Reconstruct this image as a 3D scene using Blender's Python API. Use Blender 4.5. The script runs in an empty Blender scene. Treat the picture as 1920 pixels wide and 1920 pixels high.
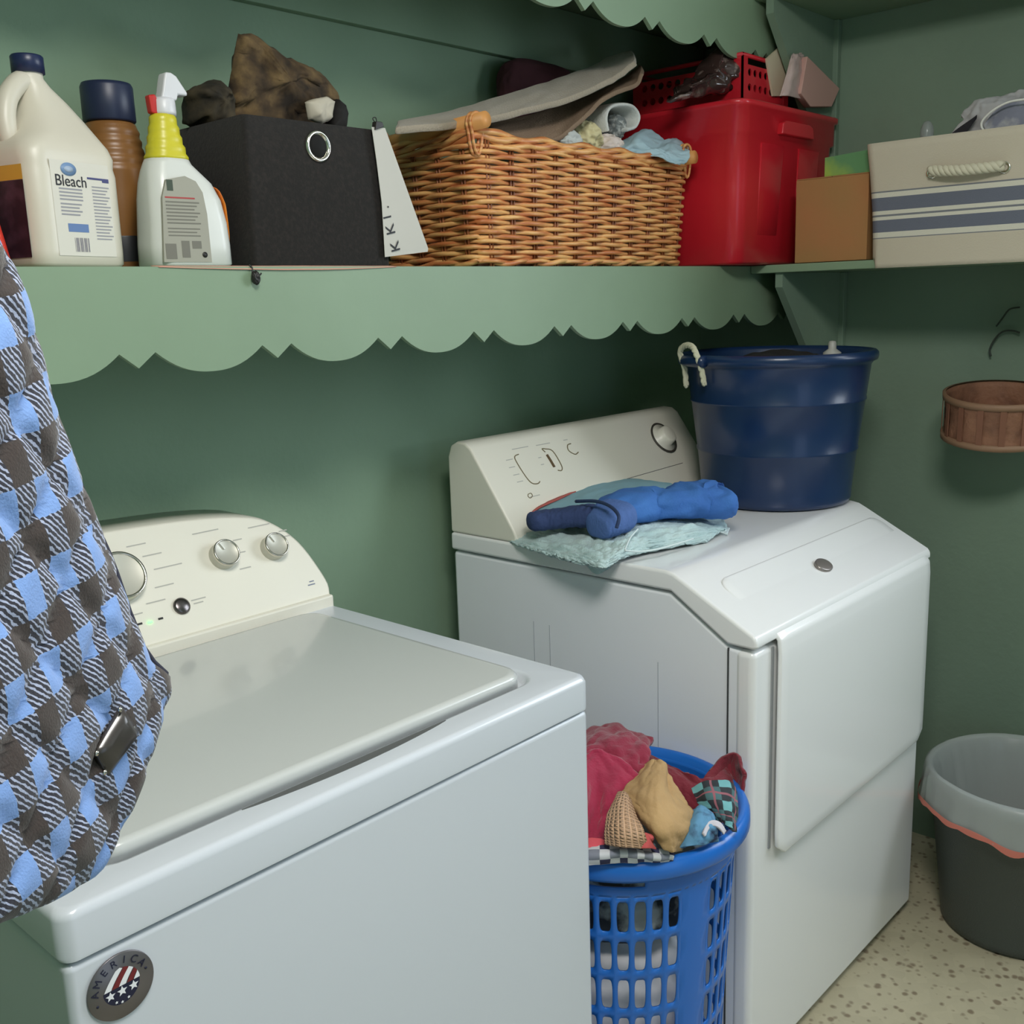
import bpy, bmesh, math, random
from mathutils import Vector, Matrix, noise
from math import sin, cos, pi
random.seed(7)
scene = bpy.context.scene
COL = scene.collection

# ---------------------------------------------------------------- camera
CR = Vector((0.6726611332899254, -0.7392313244811066, -0.032620171266671716))
CU = Vector((0.17094970879779686, 0.11236117850443292, 0.9788519615483453))
CF = Vector((0.7199327911197729, 0.6640120589801091, -0.20195237507761474))
CP = Vector((-0.29908649782126745, -1.573708929456145, 1.391893861860307))
FPX = 1944.8779
cd = bpy.data.cameras.new('camera'); cam = bpy.data.objects.new('camera', cd); COL.objects.link(cam)
cd.sensor_width = 36; cd.lens = FPX / 1920 * 36; cd.clip_start = 0.02
cam.matrix_world = Matrix(((CR.x, CU.x, -CF.x, CP.x), (CR.y, CU.y, -CF.y, CP.y), (CR.z, CU.z, -CF.z, CP.z), (0, 0, 0, 1)))
scene.camera = cam
# ---------------------------------------------------------------- world, light, exposure
w = bpy.data.worlds.new('sky'); scene.world = w; w.use_nodes = True
bgn = w.node_tree.nodes['Background']; bgn.inputs[0].default_value = (.62, .78, 1, 1); bgn.inputs[1].default_value = 1.0
def area(name, loc, direction, sx, sy, power, color):
    l = bpy.data.lights.new(name, 'AREA'); l.shape = 'RECTANGLE'; l.size = sx; l.size_y = sy; l.energy = power; l.color = color
    o = bpy.data.objects.new(name, l); COL.objects.link(o); o.location = loc
    o.rotation_euler = Vector(direction).to_track_quat('-Z', 'Y').to_euler(); return o
WX, WY0, WY1, WZ0, WZ1 = 2.2, -2.45, -1.2, 1.15, 2.25      # the window opening in the right wall
area('daylight', (WX + .22, (WY0 + WY1) / 2, (WZ0 + WZ1) / 2 + .05), (-1, .45, -.3), 1.2, 1.05, 27, (.86, .94, 1))
area('ceiling_fill', (.12, -1.55, 2.38), (.3, .1, -1), .6, .6, 35, (1, .975, .93))  # unseen fill light, added to brighten the tops and right wall
scene.view_settings.view_transform = 'Standard'; scene.view_settings.look = 'None'
scene.view_settings.gamma = 1; scene.view_settings.use_curve_mapping = False
scene.view_settings.exposure = 0.24

# ---------------------------------------------------------------- helpers
def ray(px, py): return CF + CR * ((px - 960) / FPX) - CU * ((py - 960) / FPX)
def AX(px, py, x): d = ray(px, py); return CP + d * ((x - CP.x) / d.x)
def AY(px, py, y): d = ray(px, py); return CP + d * ((y - CP.y) / d.y)
def AZ(px, py, z): d = ray(px, py); return CP + d * ((z - CP.z) / d.z)

def S(r, g, b):
    f = lambda c: ((c / 255 + .055) / 1.055) ** 2.4 if c > 10 else c / 255 / 12.92
    return (f(r), f(g), f(b), 1)

MATS = {}
def mat(name, col, rough=.5, metal=0, bump=None, vary=None, coat=0, spec=.5, sheen=0, trans=0, alpha=1, emit=None):
    if name in MATS: return MATS[name]
    m = bpy.data.materials.new(name); m.use_nodes = True; nt = m.node_tree; b = nt.nodes['Principled BSDF']
    b.inputs['Base Color'].default_value = col; b.inputs['Roughness'].default_value = rough
    b.inputs['Metallic'].default_value = metal; b.inputs['Coat Weight'].default_value = coat
    b.inputs['Specular IOR Level'].default_value = spec; b.inputs['Sheen Weight'].default_value = sheen
    b.inputs['Transmission Weight'].default_value = trans; b.inputs['Alpha'].default_value = alpha
    if emit: b.inputs['Emission Color'].default_value = emit[0]; b.inputs['Emission Strength'].default_value = emit[1]
    tc = nt.nodes.new('ShaderNodeTexCoord')
    if vary:      # (scale, other colour, contrast low, high)
        n = nt.nodes.new('ShaderNodeTexNoise'); n.inputs['Scale'].default_value = vary[0]; n.inputs['Detail'].default_value = 6
        nt.links.new(tc.outputs['Object'], n.inputs['Vector'])
        r = nt.nodes.new('ShaderNodeValToRGB'); r.color_ramp.elements[0].position = vary[2]; r.color_ramp.elements[1].position = vary[3]
        r.color_ramp.elements[0].color = col; r.color_ramp.elements[1].color = vary[1]
        nt.links.new(n.outputs['Fac'], r.inputs[0]); nt.links.new(r.outputs[0], b.inputs['Base Color'])
    if bump:      # (scale, strength)
        n = nt.nodes.new('ShaderNodeTexNoise'); n.inputs['Scale'].default_value = bump[0]; n.inputs['Detail'].default_value = 5
        nt.links.new(tc.outputs['Object'], n.inputs['Vector'])
        bp = nt.nodes.new('ShaderNodeBump'); bp.inputs['Strength'].default_value = bump[1]; bp.inputs['Distance'].default_value = .003
        nt.links.new(n.outputs['Fac'], bp.inputs['Height']); nt.links.new(bp.outputs[0], b.inputs['Normal'])
    MATS[name] = m; return m

def math_n(nt, op, a, b=None):
    n = nt.nodes.new('ShaderNodeMath'); n.operation = op
    for i, v in enumerate((a, b)):
        if v is None: continue
        if isinstance(v, (int, float)): n.inputs[i].default_value = v
        else: nt.links.new(v, n.inputs[i])
    return n.outputs[0]
def mix_n(nt, fac, a, b):
    n = nt.nodes.new('ShaderNodeMix'); n.data_type = 'RGBA'
    if isinstance(fac, (int, float)): n.inputs[0].default_value = fac
    else: nt.links.new(fac, n.inputs[0])
    for i, v in ((6, a), (7, b)):
        if isinstance(v, tuple): n.inputs[i].default_value = v
        else: nt.links.new(v, n.inputs[i])
    return n.outputs[2]
def base(name, rough=.8):
    m = bpy.data.materials.new(name); m.use_nodes = True; nt = m.node_tree
    b = nt.nodes['Principled BSDF']; b.inputs['Roughness'].default_value = rough
    tc = nt.nodes.new('ShaderNodeTexCoord'); sp = nt.nodes.new('ShaderNodeSeparateXYZ')
    return m, nt, b, tc, sp
def plaid(name, ca, cb, cc, P=.03, line=None):
    "tartan on the cloth's own UV (metres)"
    m, nt, b, tc, sp = base(name); nt.links.new(tc.outputs['UV'], sp.inputs[0])
    u = math_n(nt, 'FRACT', math_n(nt, 'DIVIDE', sp.outputs[0], P)); v = math_n(nt, 'FRACT', math_n(nt, 'DIVIDE', sp.outputs[1], P))
    fu = math_n(nt, 'LESS_THAN', u, .45); fv = math_n(nt, 'LESS_THAN', v, .45)
    s = math_n(nt, 'ADD', fu, fv)
    c = mix_n(nt, math_n(nt, 'GREATER_THAN', s, .5), ca, cb); c = mix_n(nt, math_n(nt, 'GREATER_THAN', s, 1.5), c, cc)
    if line:
        l = math_n(nt, 'MAXIMUM', math_n(nt, 'COMPARE', u, .72), math_n(nt, 'COMPARE', v, .72))
        for nn in nt.nodes:
            if nn.type == 'MATH' and nn.operation == 'COMPARE': nn.inputs[2].default_value = .04
        c = mix_n(nt, l, c, line)
    nt.links.new(c, b.inputs['Base Color']); return m
def wafflemat(name, col, P=.012):
    m, nt, b, tc, sp = base(name); b.inputs['Base Color'].default_value = col; nt.links.new(tc.outputs['UV'], sp.inputs[0])
    h = math_n(nt, 'MINIMUM', math_n(nt, 'SINE', math_n(nt, 'MULTIPLY', sp.outputs[0], 2 * pi / P)), math_n(nt, 'SINE', math_n(nt, 'MULTIPLY', sp.outputs[1], 2 * pi / P)))
    bp = nt.nodes.new('ShaderNodeBump'); bp.inputs['Distance'].default_value = .003; bp.inputs['Strength'].default_value = .9
    nt.links.new(h, bp.inputs['Height']); nt.links.new(bp.outputs[0], b.inputs['Normal']); return m

def tag(o, label, cat, group=None):
    o['label'] = label; o['category'] = cat
    if group: o['group'] = group
    return o
def thing(name, loc, label, cat, group=None):
    o = bpy.data.objects.new(name, None); COL.objects.link(o); o.location = loc; o.empty_display_size = .03
    return tag(o, label, cat, group)
def wloc(o):
    v = Vector((0, 0, 0))
    while o: v = v + Vector(o.location); o = o.parent
    return v
def mk(name, verts, faces, m, parent=None, smooth=False, uvs=None, bevel=0, seg=2, solid=0, sub=0, merge=False, soff=-1, flip=False):
    verts = [Vector(v) for v in verts]
    if parent: org = wloc(parent)
    else:
        xs = [v.x for v in verts]; ys = [v.y for v in verts]; zs = [v.z for v in verts]
        org = Vector(((min(xs) + max(xs)) / 2, (min(ys) + max(ys)) / 2, min(zs)))
    me = bpy.data.meshes.new(name); me.from_pydata([v - org for v in verts], [], faces)
    if uvs:
        ul = me.uv_layers.new(name='UVMap')
        for lp in me.loops: ul.data[lp.index].uv = uvs[lp.vertex_index]
    bm = bmesh.new(); bm.from_mesh(me)
    if merge: bmesh.ops.remove_doubles(bm, verts=bm.verts, dist=1e-5)
    bmesh.ops.recalc_face_normals(bm, faces=bm.faces)
    if flip: bmesh.ops.reverse_faces(bm, faces=bm.faces)
    bm.to_mesh(me); bm.free()
    if smooth: me.shade_smooth() if hasattr(me, 'shade_smooth') else [setattr(p, 'use_smooth', True) for p in me.polygons]
    o = bpy.data.objects.new(name, me); COL.objects.link(o)
    if parent: o.parent = parent
    else: o.location = org
    ms = m if isinstance(m, list) else [m]
    for q in ms: me.materials.append(q)
    if solid:
        d = o.modifiers.new('solid', 'SOLIDIFY'); d.thickness = solid; d.offset = soff
    if bevel:
        d = o.modifiers.new('bevel', 'BEVEL'); d.width = bevel; d.segments = seg; d.limit_method = 'ANGLE'; d.angle_limit = .6
        me.shade_smooth()
        d2 = o.modifiers.new('wn', 'WEIGHTED_NORMAL'); d2.keep_sharp = True
    if sub:
        d = o.modifiers.new('sub', 'SUBSURF'); d.levels = sub; d.render_levels = sub
    return o
def structure(o): o['kind'] = 'structure'; return o

def boxg(x0, x1, y0, y1, z0, z1):
    v = [(x, y, z) for z in (z0, z1) for y in (y0, y1) for x in (x0, x1)]
    return v, [(0, 2, 3, 1), (4, 5, 7, 6), (0, 1, 5, 4), (1, 3, 7, 5), (3, 2, 6, 7), (2, 0, 4, 6)]
def box(name, b, m, parent=None, bevel=0, **k):
    v, f = boxg(*b); return mk(name, v, f, m, parent, bevel=bevel, **k)
def boxes(name, L, m, parent=None, **k):
    V = []; F = []
    for b in L:
        v, f = boxg(*b); n = len(V); V += v; F += [tuple(i + n for i in q) for q in f]
    return mk(name, V, F, m, parent, **k)
def prism(name, poly, a0, a1, to3, m, parent=None, **k):
    "poly 2-D outline extruded between a0 and a1; to3(p, q, a) -> 3-D"
    n = len(poly); V = [to3(p, q, a0) for p, q in poly] + [to3(p, q, a1) for p, q in poly]
    F = [tuple(range(n)), tuple(range(2 * n - 1, n - 1, -1))] + [(i, (i + 1) % n, n + (i + 1) % n, n + i) for i in range(n)]
    return mk(name, V, F, m, parent, **k)
YZ = lambda p, q, a: (a, p, q)
XZ = lambda p, q, a: (p, a, q)
XY = lambda p, q, a: (p, q, a)
def lathe(name, prof, c, m, parent=None, seg=48, axis=(0, 0, 1), ell=(1, 1), smooth=True, **k):
    ax = Vector(axis).normalized(); t = Vector((1, 0, 0)) if abs(ax.x) < .9 else Vector((0, 1, 0))
    e1 = (t - ax * t.dot(ax)).normalized(); e2 = ax.cross(e1); c = Vector(c); V = []; F = []
    for r, h in prof:
        for i in range(seg):
            a = 2 * pi * i / seg; V.append(c + ax * h + e1 * (r * cos(a) * ell[0]) + e2 * (r * sin(a) * ell[1]))
    for j in range(len(prof) - 1):
        for i in range(seg): F.append((j * seg + i, j * seg + (i + 1) % seg, (j + 1) * seg + (i + 1) % seg, (j + 1) * seg + i))
    if prof[0][0] > 1e-6 and k.pop('cap0', True): F.append(tuple(range(seg)))
    if prof[-1][0] > 1e-6 and k.pop('cap1', False): F.append(tuple(range((len(prof) - 1) * seg, len(prof) * seg)))
    k.pop('cap0', None); k.pop('cap1', None)
    return mk(name, V, F, m, parent, smooth=smooth, merge=True, **k)
def cr(P, t):
    "Catmull-Rom through list P, t in 0..1"
    n = len(P) - 1; x = min(max(t, 0), 1) * n; i = min(int(x), n - 1); f = x - i
    p0 = P[max(i - 1, 0)]; p1 = P[i]; p2 = P[i + 1]; p3 = P[min(i + 2, n)]
    return .5 * ((2 * p1) + (p2 - p0) * f + (2 * p0 - 5 * p1 + 4 * p2 - p3) * f * f + (3 * p1 - p0 - 3 * p2 + p3) * f ** 3)
def tubeg(pts, r, seg=8, closed=False, V=None, F=None, taper=None):
    V = [] if V is None else V; F = [] if F is None else F; n = len(pts); s0 = len(V); up = Vector((0, 0, 1)); prev = None
    for i, p in enumerate(pts):
        p = Vector(p); a = Vector(pts[(i - 1) % n if closed else max(i - 1, 0)]); b = Vector(pts[(i + 1) % n if closed else min(i + 1, n - 1)])
        t = (b - a).normalized()
        if prev is None: prev = up if abs(t.z) < .9 else Vector((1, 0, 0))
        e1 = (prev - t * prev.dot(t)).normalized(); prev = e1; e2 = t.cross(e1)
        rr = r[i] if isinstance(r, (list, tuple)) else r
        for k in range(seg): V.append(p + e1 * rr * cos(2 * pi * k / seg) + e2 * rr * sin(2 * pi * k / seg))
    for i in range(n if closed else n - 1):
        for k in range(seg):
            a = s0 + i * seg; b = s0 + ((i + 1) % n) * seg
            F.append((a + k, a + (k + 1) % seg, b + (k + 1) % seg, b + k))
    if not closed: F.append(tuple(s0 + k for k in range(seg))); F.append(tuple(s0 + (n - 1) * seg + k for k in range(seg)))
    return V, F
def tube(name, pts, r, m, parent=None, seg=8, closed=False, spline=0, **k):
    if spline: P = [Vector(p) for p in pts]; pts = [cr(P, i / spline) for i in range(spline + 1)]
    V, F = tubeg(pts, r, seg, closed); return mk(name, V, F, m, parent, smooth=True, **k)
def rrect(hx, hy, r, n=6):
    P = []
    for sx, sy, a0 in ((1, 1, 0), (-1, 1, 90), (-1, -1, 180), (1, -1, 270)):
        for i in range(n + 1):
            a = math.radians(a0 + 90 * i / n); P.append((sx * (hx - r) + r * cos(a), sy * (hy - r) + r * sin(a)))
    return P
def loft(name, secs, m, parent=None, capb=True, capt=True, n=6, rot=0, **k):
    "secs: (cx, cy, z, hx, hy, r)"
    V = []; F = []; q = 4 * (n + 1)
    for cx, cy, z, hx, hy, r in secs:
        for x, y in rrect(hx, hy, min(r, hx * .999, hy * .999), n): V.append((cx + x * cos(rot) - y * sin(rot), cy + x * sin(rot) + y * cos(rot), z))
    for j in range(len(secs) - 1):
        for i in range(q): F.append((j * q + i, j * q + (i + 1) % q, (j + 1) * q + (i + 1) % q, (j + 1) * q + i))
    if capb: F.append(tuple(range(q)))
    if capt: F.append(tuple(range((len(secs) - 1) * q, len(secs) * q)))
    k.setdefault('smooth', True)
    return mk(name, V, F, m, parent, **k)
def fbm(p, oct=3):
    s = 0; a = 1
    for i in range(oct): s += a * noise.noise(p); p = p * 2.03; a *= .5
    return s
def cloth(name, rows, m, parent=None, nu=60, nv=44, wr=.004, fs=9, thick=.003, seed=0, ridge=False, stretch=(1, 1), closed=False, scallop=0):
    G = [[Vector(p) for p in r] for r in rows]; V = []; U = []
    for j in range(nv + 1):
        v = j / nv; line = [cr([G[k][i] for k in range(len(G))], v) for i in range(len(G[0]))]
        for i in range(nu + 1): V.append(cr(line, i / nu))
    W = nu + 1; out = []
    lu = sum((V[i + 1] - V[i]).length for i in range((nv // 2) * W, (nv // 2) * W + nu)); lv = sum((V[(j + 1) * W + nu // 2] - V[j * W + nu // 2]).length for j in range(nv))
    for j in range(nv + 1):
        for i in range(W):
            a = V[j * W + min(i + 1, nu)] - V[j * W + max(i - 1, 0)]; b = V[min(j + 1, nv) * W + i] - V[max(j - 1, 0) * W + i]
            n = a.cross(b)
            if n.length > 1e-9: n.normalize()
            u = i / nu; v = j / nv
            q = Vector((u * lu * fs * stretch[0], v * lv * fs * stretch[1], seed * 7.3))
            d = fbm(q * 3)
            if ridge: d = .6 - abs(d) * 1.6
            out.append(V[j * W + i] + n * (d * wr)); U.append((u * lu, v * lv))
    F = [(j * W + i, j * W + i + 1, (j + 1) * W + i + 1, (j + 1) * W + i) for j in range(nv) for i in range(nu)]
    return mk(name, out, F, m, parent, smooth=True, uvs=U, solid=thick, soff=0)
def lump(name, c, rad, m, parent=None, amp=.25, fs=3, seed=0, sub=4, ridge=True, flat=None, shape=None):
    bm = bmesh.new(); bmesh.ops.create_icosphere(bm, subdivisions=sub + 1, radius=1); c = Vector(c)
    for v in bm.verts:
        p = v.co.copy(); d = fbm(p * fs + Vector((seed * 3.1, seed, 0)), 4)
        if ridge: d = .5 - abs(d) * 1.7
        p = p * (1 + amp * d)
        if shape: p = shape(p)
        q = Vector((p.x * rad[0], p.y * rad[1], p.z * rad[2])) + c
        if flat is not None: q.z = max(q.z, flat)
        v.co = q
    vs = [v.co.copy() for v in bm.verts]; fs_ = [tuple(v.index for v in f.verts) for f in bm.faces]; bm.free()
    us = [((v - c).x * 1.0 + (v - c).y * .6, (v - c).z) for v in vs]
    return mk(name, vs, fs_, m, parent, smooth=True, uvs=us)
def text(name, s, size, org, xd, ud, m, parent, ext=.0002, align='CENTER', shear=0):
    cu = bpy.data.curves.new(name, 'FONT'); cu.body = s; cu.size = size; cu.extrude = ext; cu.align_x = align; cu.align_y = 'CENTER'; cu.shear = shear
    to = bpy.data.objects.new(name, cu); COL.objects.link(to)
    bpy.context.view_layer.update()
    me = bpy.data.meshes.new_from_object(to.evaluated_get(bpy.context.evaluated_depsgraph_get()))
    bpy.data.objects.remove(to)
    X = Vector(xd).normalized(); Z = Vector(ud).normalized(); N = X.cross(Z); off = Vector(org) - (wloc(parent) if parent else Vector())
    for v in me.vertices: c = v.co.copy(); v.co = off + X * c.x + Z * c.y + N * c.z
    me.materials.clear(); me.materials.append(m)
    o = bpy.data.objects.new(name, me); COL.objects.link(o)
    if parent: o.parent = parent
    return o

# ---------------------------------------------------------------- materials
M_wall = mat('sage_wall_paint', S(136, 162, 136), .75, bump=(60, .25), vary=(1.6, S(128, 154, 129), .35, .7))
M_wallr = mat('grey_green_wall_paint', S(128, 149, 130), .75, bump=(50, .35), vary=(2.2, S(118, 138, 120), .3, .7))
M_fas = mat('light_green_shelf_paint', S(131, 154, 127), .5, bump=(25, .15), vary=(3, S(125, 147, 121), .35, .7))
M_ceil = mat('ceiling_paint', S(205, 205, 198), .9)
M_enam = mat('white_enamel', S(238, 238, 238), .22, coat=.3)
M_wash = mat('washer_enamel', S(204, 209, 216), .25, coat=.3)  # same white as the dryer, darkened to offset strong light on the front
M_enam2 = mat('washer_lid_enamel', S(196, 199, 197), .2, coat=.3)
M_cream = mat('cream_console_plastic', S(232, 228, 214), .35)
M_side = mat('dryer_side_enamel', S(236, 238, 242), .35)
M_gap = mat('seam_dark', S(60, 62, 62), .8)
M_chrome = mat('chrome', S(205, 200, 190), .22, metal=1)
M_knob = mat('silver_knob_face', S(198, 196, 184), .4, metal=.35)
M_print = mat('grey_print', S(182, 180, 172), .7)
M_dark = mat('dark_plastic', S(34, 32, 31), .5)

# ---------------------------------------------------------------- room shell
def terrazzo():
    m, nt, b, tc, sp = base('cream_terrazzo', .35)
    n1 = nt.nodes.new('ShaderNodeTexVoronoi'); n1.inputs['Scale'].default_value = 55; nt.links.new(tc.outputs['Object'], n1.inputs['Vector'])
    r1 = nt.nodes.new('ShaderNodeValToRGB'); e = r1.color_ramp.elements
    e[0].position = .0; e[0].color = S(136, 120, 96); e[1].position = .26; e[1].color = S(186, 176, 146)
    n3 = nt.nodes.new('ShaderNodeTexNoise'); n3.inputs['Scale'].default_value = 26; nt.links.new(tc.outputs['Object'], n3.inputs['Vector'])
    k = math_n(nt, 'ADD', n1.outputs['Distance'], math_n(nt, 'MULTIPLY', math_n(nt, 'SUBTRACT', .62, n3.outputs['Fac']), -1.4))
    k = math_n(nt, 'ADD', k, .1); nt.links.new(k, r1.inputs[0])
    n2 = nt.nodes.new('ShaderNodeTexVoronoi'); n2.inputs['Scale'].default_value = 38; nt.links.new(tc.outputs['Object'], n2.inputs['Vector'])
    hsv = nt.nodes.new('ShaderNodeHueSaturation'); hsv.inputs['Saturation'].default_value = .9
    sx = nt.nodes.new('ShaderNodeSeparateColor'); nt.links.new(n2.outputs['Color'], sx.inputs[0])
    vv = math_n(nt, 'ADD', math_n(nt, 'MULTIPLY', sx.outputs[0], .08), .94)
    nt.links.new(vv, hsv.inputs['Value']); nt.links.new(r1.outputs[0], hsv.inputs['Color']); nt.links.new(hsv.outputs[0], b.inputs['Base Color']); return m
M_floor = terrazzo()
XL, XR, YF, ZC = -.62, 2.2, -3.2, 2.5
structure(box('floor', (XL - .1, XR + .1, YF - .1, .1, -.08, 0), M_floor))
structure(box('ceiling', (XL - .1, XR + .1, YF - .1, .1, ZC, ZC + .08), M_ceil))
structure(box('wall_back', (XL - .1, XR + .1, 0, .1, 0, ZC), M_wall))
structure(box('wall_left', (XL - .1, XL, YF, 0, 0, ZC), M_wall))
structure(boxes('wall_right', [(XR, XR + .1, WY1, 0, 0, ZC), (XR, XR + .1, YF, WY0, 0, ZC), (XR, XR + .1, WY0, WY1, 0, WZ0), (XR, XR + .1, WY0, WY1, WZ1, ZC)], M_wallr))
structure(boxes('wall_front', [(XL - .1, -.3, YF - .1, YF, 0, ZC), (.7, XR + .1, YF - .1, YF, 0, ZC), (-.3, .7, YF - .1, YF, 2.1, ZC)], M_wall))
# window in the right wall (outside the frame of the photograph; the room's daylight)
M_frame = mat('white_window_paint', S(232, 232, 226), .4)
wn = bpy.data.objects.new('window_1', None); COL.objects.link(wn); wn.location = (XR, (WY0 + WY1) / 2, WZ0); structure(wn)
boxes('window_frame', [(XR + .02, XR + .07, WY0, WY0 + .05, WZ0, WZ1), (XR + .02, XR + .07, WY1 - .05, WY1, WZ0, WZ1), (XR + .02, XR + .07, WY0 + .05, WY1 - .05, WZ0, WZ0 + .05),
                       (XR + .02, XR + .07, WY0 + .05, WY1 - .05, WZ1 - .05, WZ1), (XR + .03, XR + .06, WY0 + .05, WY1 - .05, 1.53, 1.57)], M_frame, wn)
gm = bpy.data.materials.new('thin_glass'); gm.use_nodes = True; nt = gm.node_tree
gt = nt.nodes.new('ShaderNodeBsdfTransparent'); gg = nt.nodes.new('ShaderNodeBsdfGlossy'); gg.inputs['Roughness'].default_value = .02
gx = nt.nodes.new('ShaderNodeMixShader'); gx.inputs[0].default_value = .06
nt.links.new(gt.outputs[0], gx.inputs[1]); nt.links.new(gg.outputs[0], gx.inputs[2]); nt.links.new(gx.outputs[0], nt.nodes['Material Output'].inputs[0])
box('window_pane', (XR + .042, XR + .048, WY0 + .05, WY1 - .05, WZ0 + .05, WZ1 - .05), gm, wn)

clt = thing('fill_light_panel', (.12, -1.55, ZC), 'added square white fill light panel above the washing machine, out of the picture', 'fill light')  # panel added out of view to carry the fill light
boxes('fill_housing', [(-.20, .44, -1.87, -1.23, 2.40, ZC - .001)], M_frame, clt, bevel=.004)
boxes('fill_rim', [(-.20, -.185, -1.87, -1.23, 2.386, 2.3995), (.425, .44, -1.87, -1.23, 2.386, 2.3995), (-.185, .425, -1.87, -1.855, 2.386, 2.3995), (-.185, .425, -1.245, -1.23, 2.386, 2.3995)], M_frame, clt)
# ---------------------------------------------------------------- shelves
ZS, YS, XS = 1.446, -.324, 1.88        # shelf top, fascia plane, edge of the shelf on the right wall
def fascia_poly(x0, x1, ztop, ph, ztip, zv, zarc):
    P = 0.2105; L = []
    k0 = int((x0 - ph) / P) - 1
    for k in range(k0, k0 + 30):
        a = ph + k * P                     # V notch: tip a, point a+.0245, tip a+.049, then the arc
        L += [(a, ztip), (a + .0245, zv), (a + .049, ztip)]
        for i in range(1, 18):
            t = i / 18; xx = a + .049 + (P - .049) * t; L.append((xx, ztip - (ztip - zarc) * (1 - abs(2 * t - 1) ** 2.3)))
    def clip(L):
        out = []
        for (xa, za), (xb, zb) in zip(L, L[1:]):
            if x0 <= xa <= x1: out.append((xa, za))
            for xc in (x0, x1):
                if xa < xc < xb: out.append((xc, za + (zb - za) * (xc - xa) / (xb - xa)))
        return out
    L = clip(L); return L + [(x1, ztop), (x0, ztop)]
def back_shelf(z, ztip, zv, zarc, ph, label):
    t = thing('wall_shelf', ((XL + XR) / 2, 0, z - .02), label, 'shelf')
    box('shelf_board', (XL + .001, XR - .001, YS, -.001, z - .02, z), M_fas, t)
    prism('scalloped_fascia', fascia_poly(XL + .002, XR - .003, z - .0005, ph, ztip, zv, zarc), YS - .009, YS - .0005, XZ, M_fas, t)
    return t
sh1 = back_shelf(ZS, 1.339, 1.320, 1.309, .335, 'long green shelf with scalloped fascia carrying the bleach and wicker basket')
M_liner = mat('salmon_shelf_paper', S(214, 160, 140), .7)
cloth('shelf_liner', [[(.40, YS - .0105, ZS - .001), (.55, YS - .012, ZS - .0045), (.68, YS - .012, ZS - .0045), (.80, YS - .0105, ZS - .001)],
                      [(.40, YS + .01, ZS + .0012), (.55, YS + .01, ZS + .0012), (.68, YS + .01, ZS + .0012), (.80, YS + .01, ZS + .0012)]], M_liner, sh1, nu=30, nv=8, wr=.0003, thick=.001)
sh2 = back_shelf(2.03, 1.9125, 1.909 - .016, 1.884, .335 + 4 * .2105 + .082, 'upper green shelf whose scalloped edge shows at the top of the photo')
box('wall_cleat', (XL + .01, XR - .02, -.019, -.001, 1.887, 2.009), M_wall, sh2, bevel=.002)
def right_shelf(z, label):
    t = thing('wall_shelf', (XR, -.9, z - .02), label, 'shelf')
    box('shelf_board', (XS, XR - .001, -1.16, YS - .0105, z - .018, z + .0), M_fas, t, bevel=.002)
    for y in ((-.41 if z < 1.6 else -.376), -1.10):
        b = prism('shelf_bracket', [(XS + .01, z - .0185), (XR - .02, z - .0185), (XR - .02, z - .36), (XR - .055, z - .34), (XS + .01, z - .05)], y, y + .018, XZ, M_wallr, t)
        box('wall_strip', (XR - .0195, XR - .001, y - .012, y + .035, z - .42, z - .0185), M_wallr, b, bevel=.002)
    return t
rs1 = right_shelf(ZS, 'green shelf on the right wall under the cardboard box and striped bin')
rs2 = right_shelf(2.03, 'higher green shelf on the right wall, its bracket above the red tub')

# ---------------------------------------------------------------- washer
WX0, WX1, WYF, WYB, WZT = 0.0, .696, -.783, -.08, .914
wa = thing('washing_machine', ((WX0 + WX1) / 2, (WYF + WYB) / 2, 0), 'white top-loading washing machine with round badge on its front', 'washing machine')
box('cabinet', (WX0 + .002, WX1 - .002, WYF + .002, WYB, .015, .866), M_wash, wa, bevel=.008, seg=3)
for lx in (WX0 + .06, WX1 - .06):
    for ly in (WYF + .06, WYB - .06): lathe('leveling_foot', [(.02, 0), (.02, .012), (.008, .013), (.008, .03)], (lx, ly, 0), M_dark, wa, seg=16, cap1=True)
# top deck: frame with a recess for the lid
LX0, LX1, LY0, LY1 = .055, .640, -.732, -.275
def ring_deck():
    V = []; F = []
    hy_ = (WYB - WYF) / 2; secs = [(.346, hy_, .012, .8685), (.348, hy_ + .0005, .015, .872), (.348, hy_ + .0005, .015, .905), (.3455, hy_ - .002, .016, .9115), (.340, hy_ - .0075, .016, WZT)]
    cx, cy = (WX0 + WX1) / 2, (WYF + WYB) / 2; n = 6; q = 4 * (n + 1)
    for hx, hy, r, z in secs:
        for x, y in rrect(hx, hy, r, n): V.append((cx + x, cy + y, z))
    lcx, lcy, lhx, lhy = (LX0 + LX1) / 2, (LY0 + LY1) / 2, (LX1 - LX0) / 2, (LY1 - LY0) / 2
    for dx, z, r in ((.012, WZT, .04), (.006, WZT - .002, .036), (.002, WZT - .012, .034)):
        for x, y in rrect(lhx + dx, lhy + dx, r, n): V.append((lcx + x, lcy + y, z))
    for j in range(len(secs) + 2):
        for i in range(q): F.append((j * q + i, j * q + (i + 1) % q, (j + 1) * q + (i + 1) % q, (j + 1) * q + i))
    F.append(tuple(range((len(secs) + 2) * q, (len(secs) + 3) * q)))
    return mk('top_deck', V, F, M_wash, wa, smooth=True)
dk = ring_deck(); dk.modifiers.new('wn', 'WEIGHTED_NORMAL')
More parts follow.
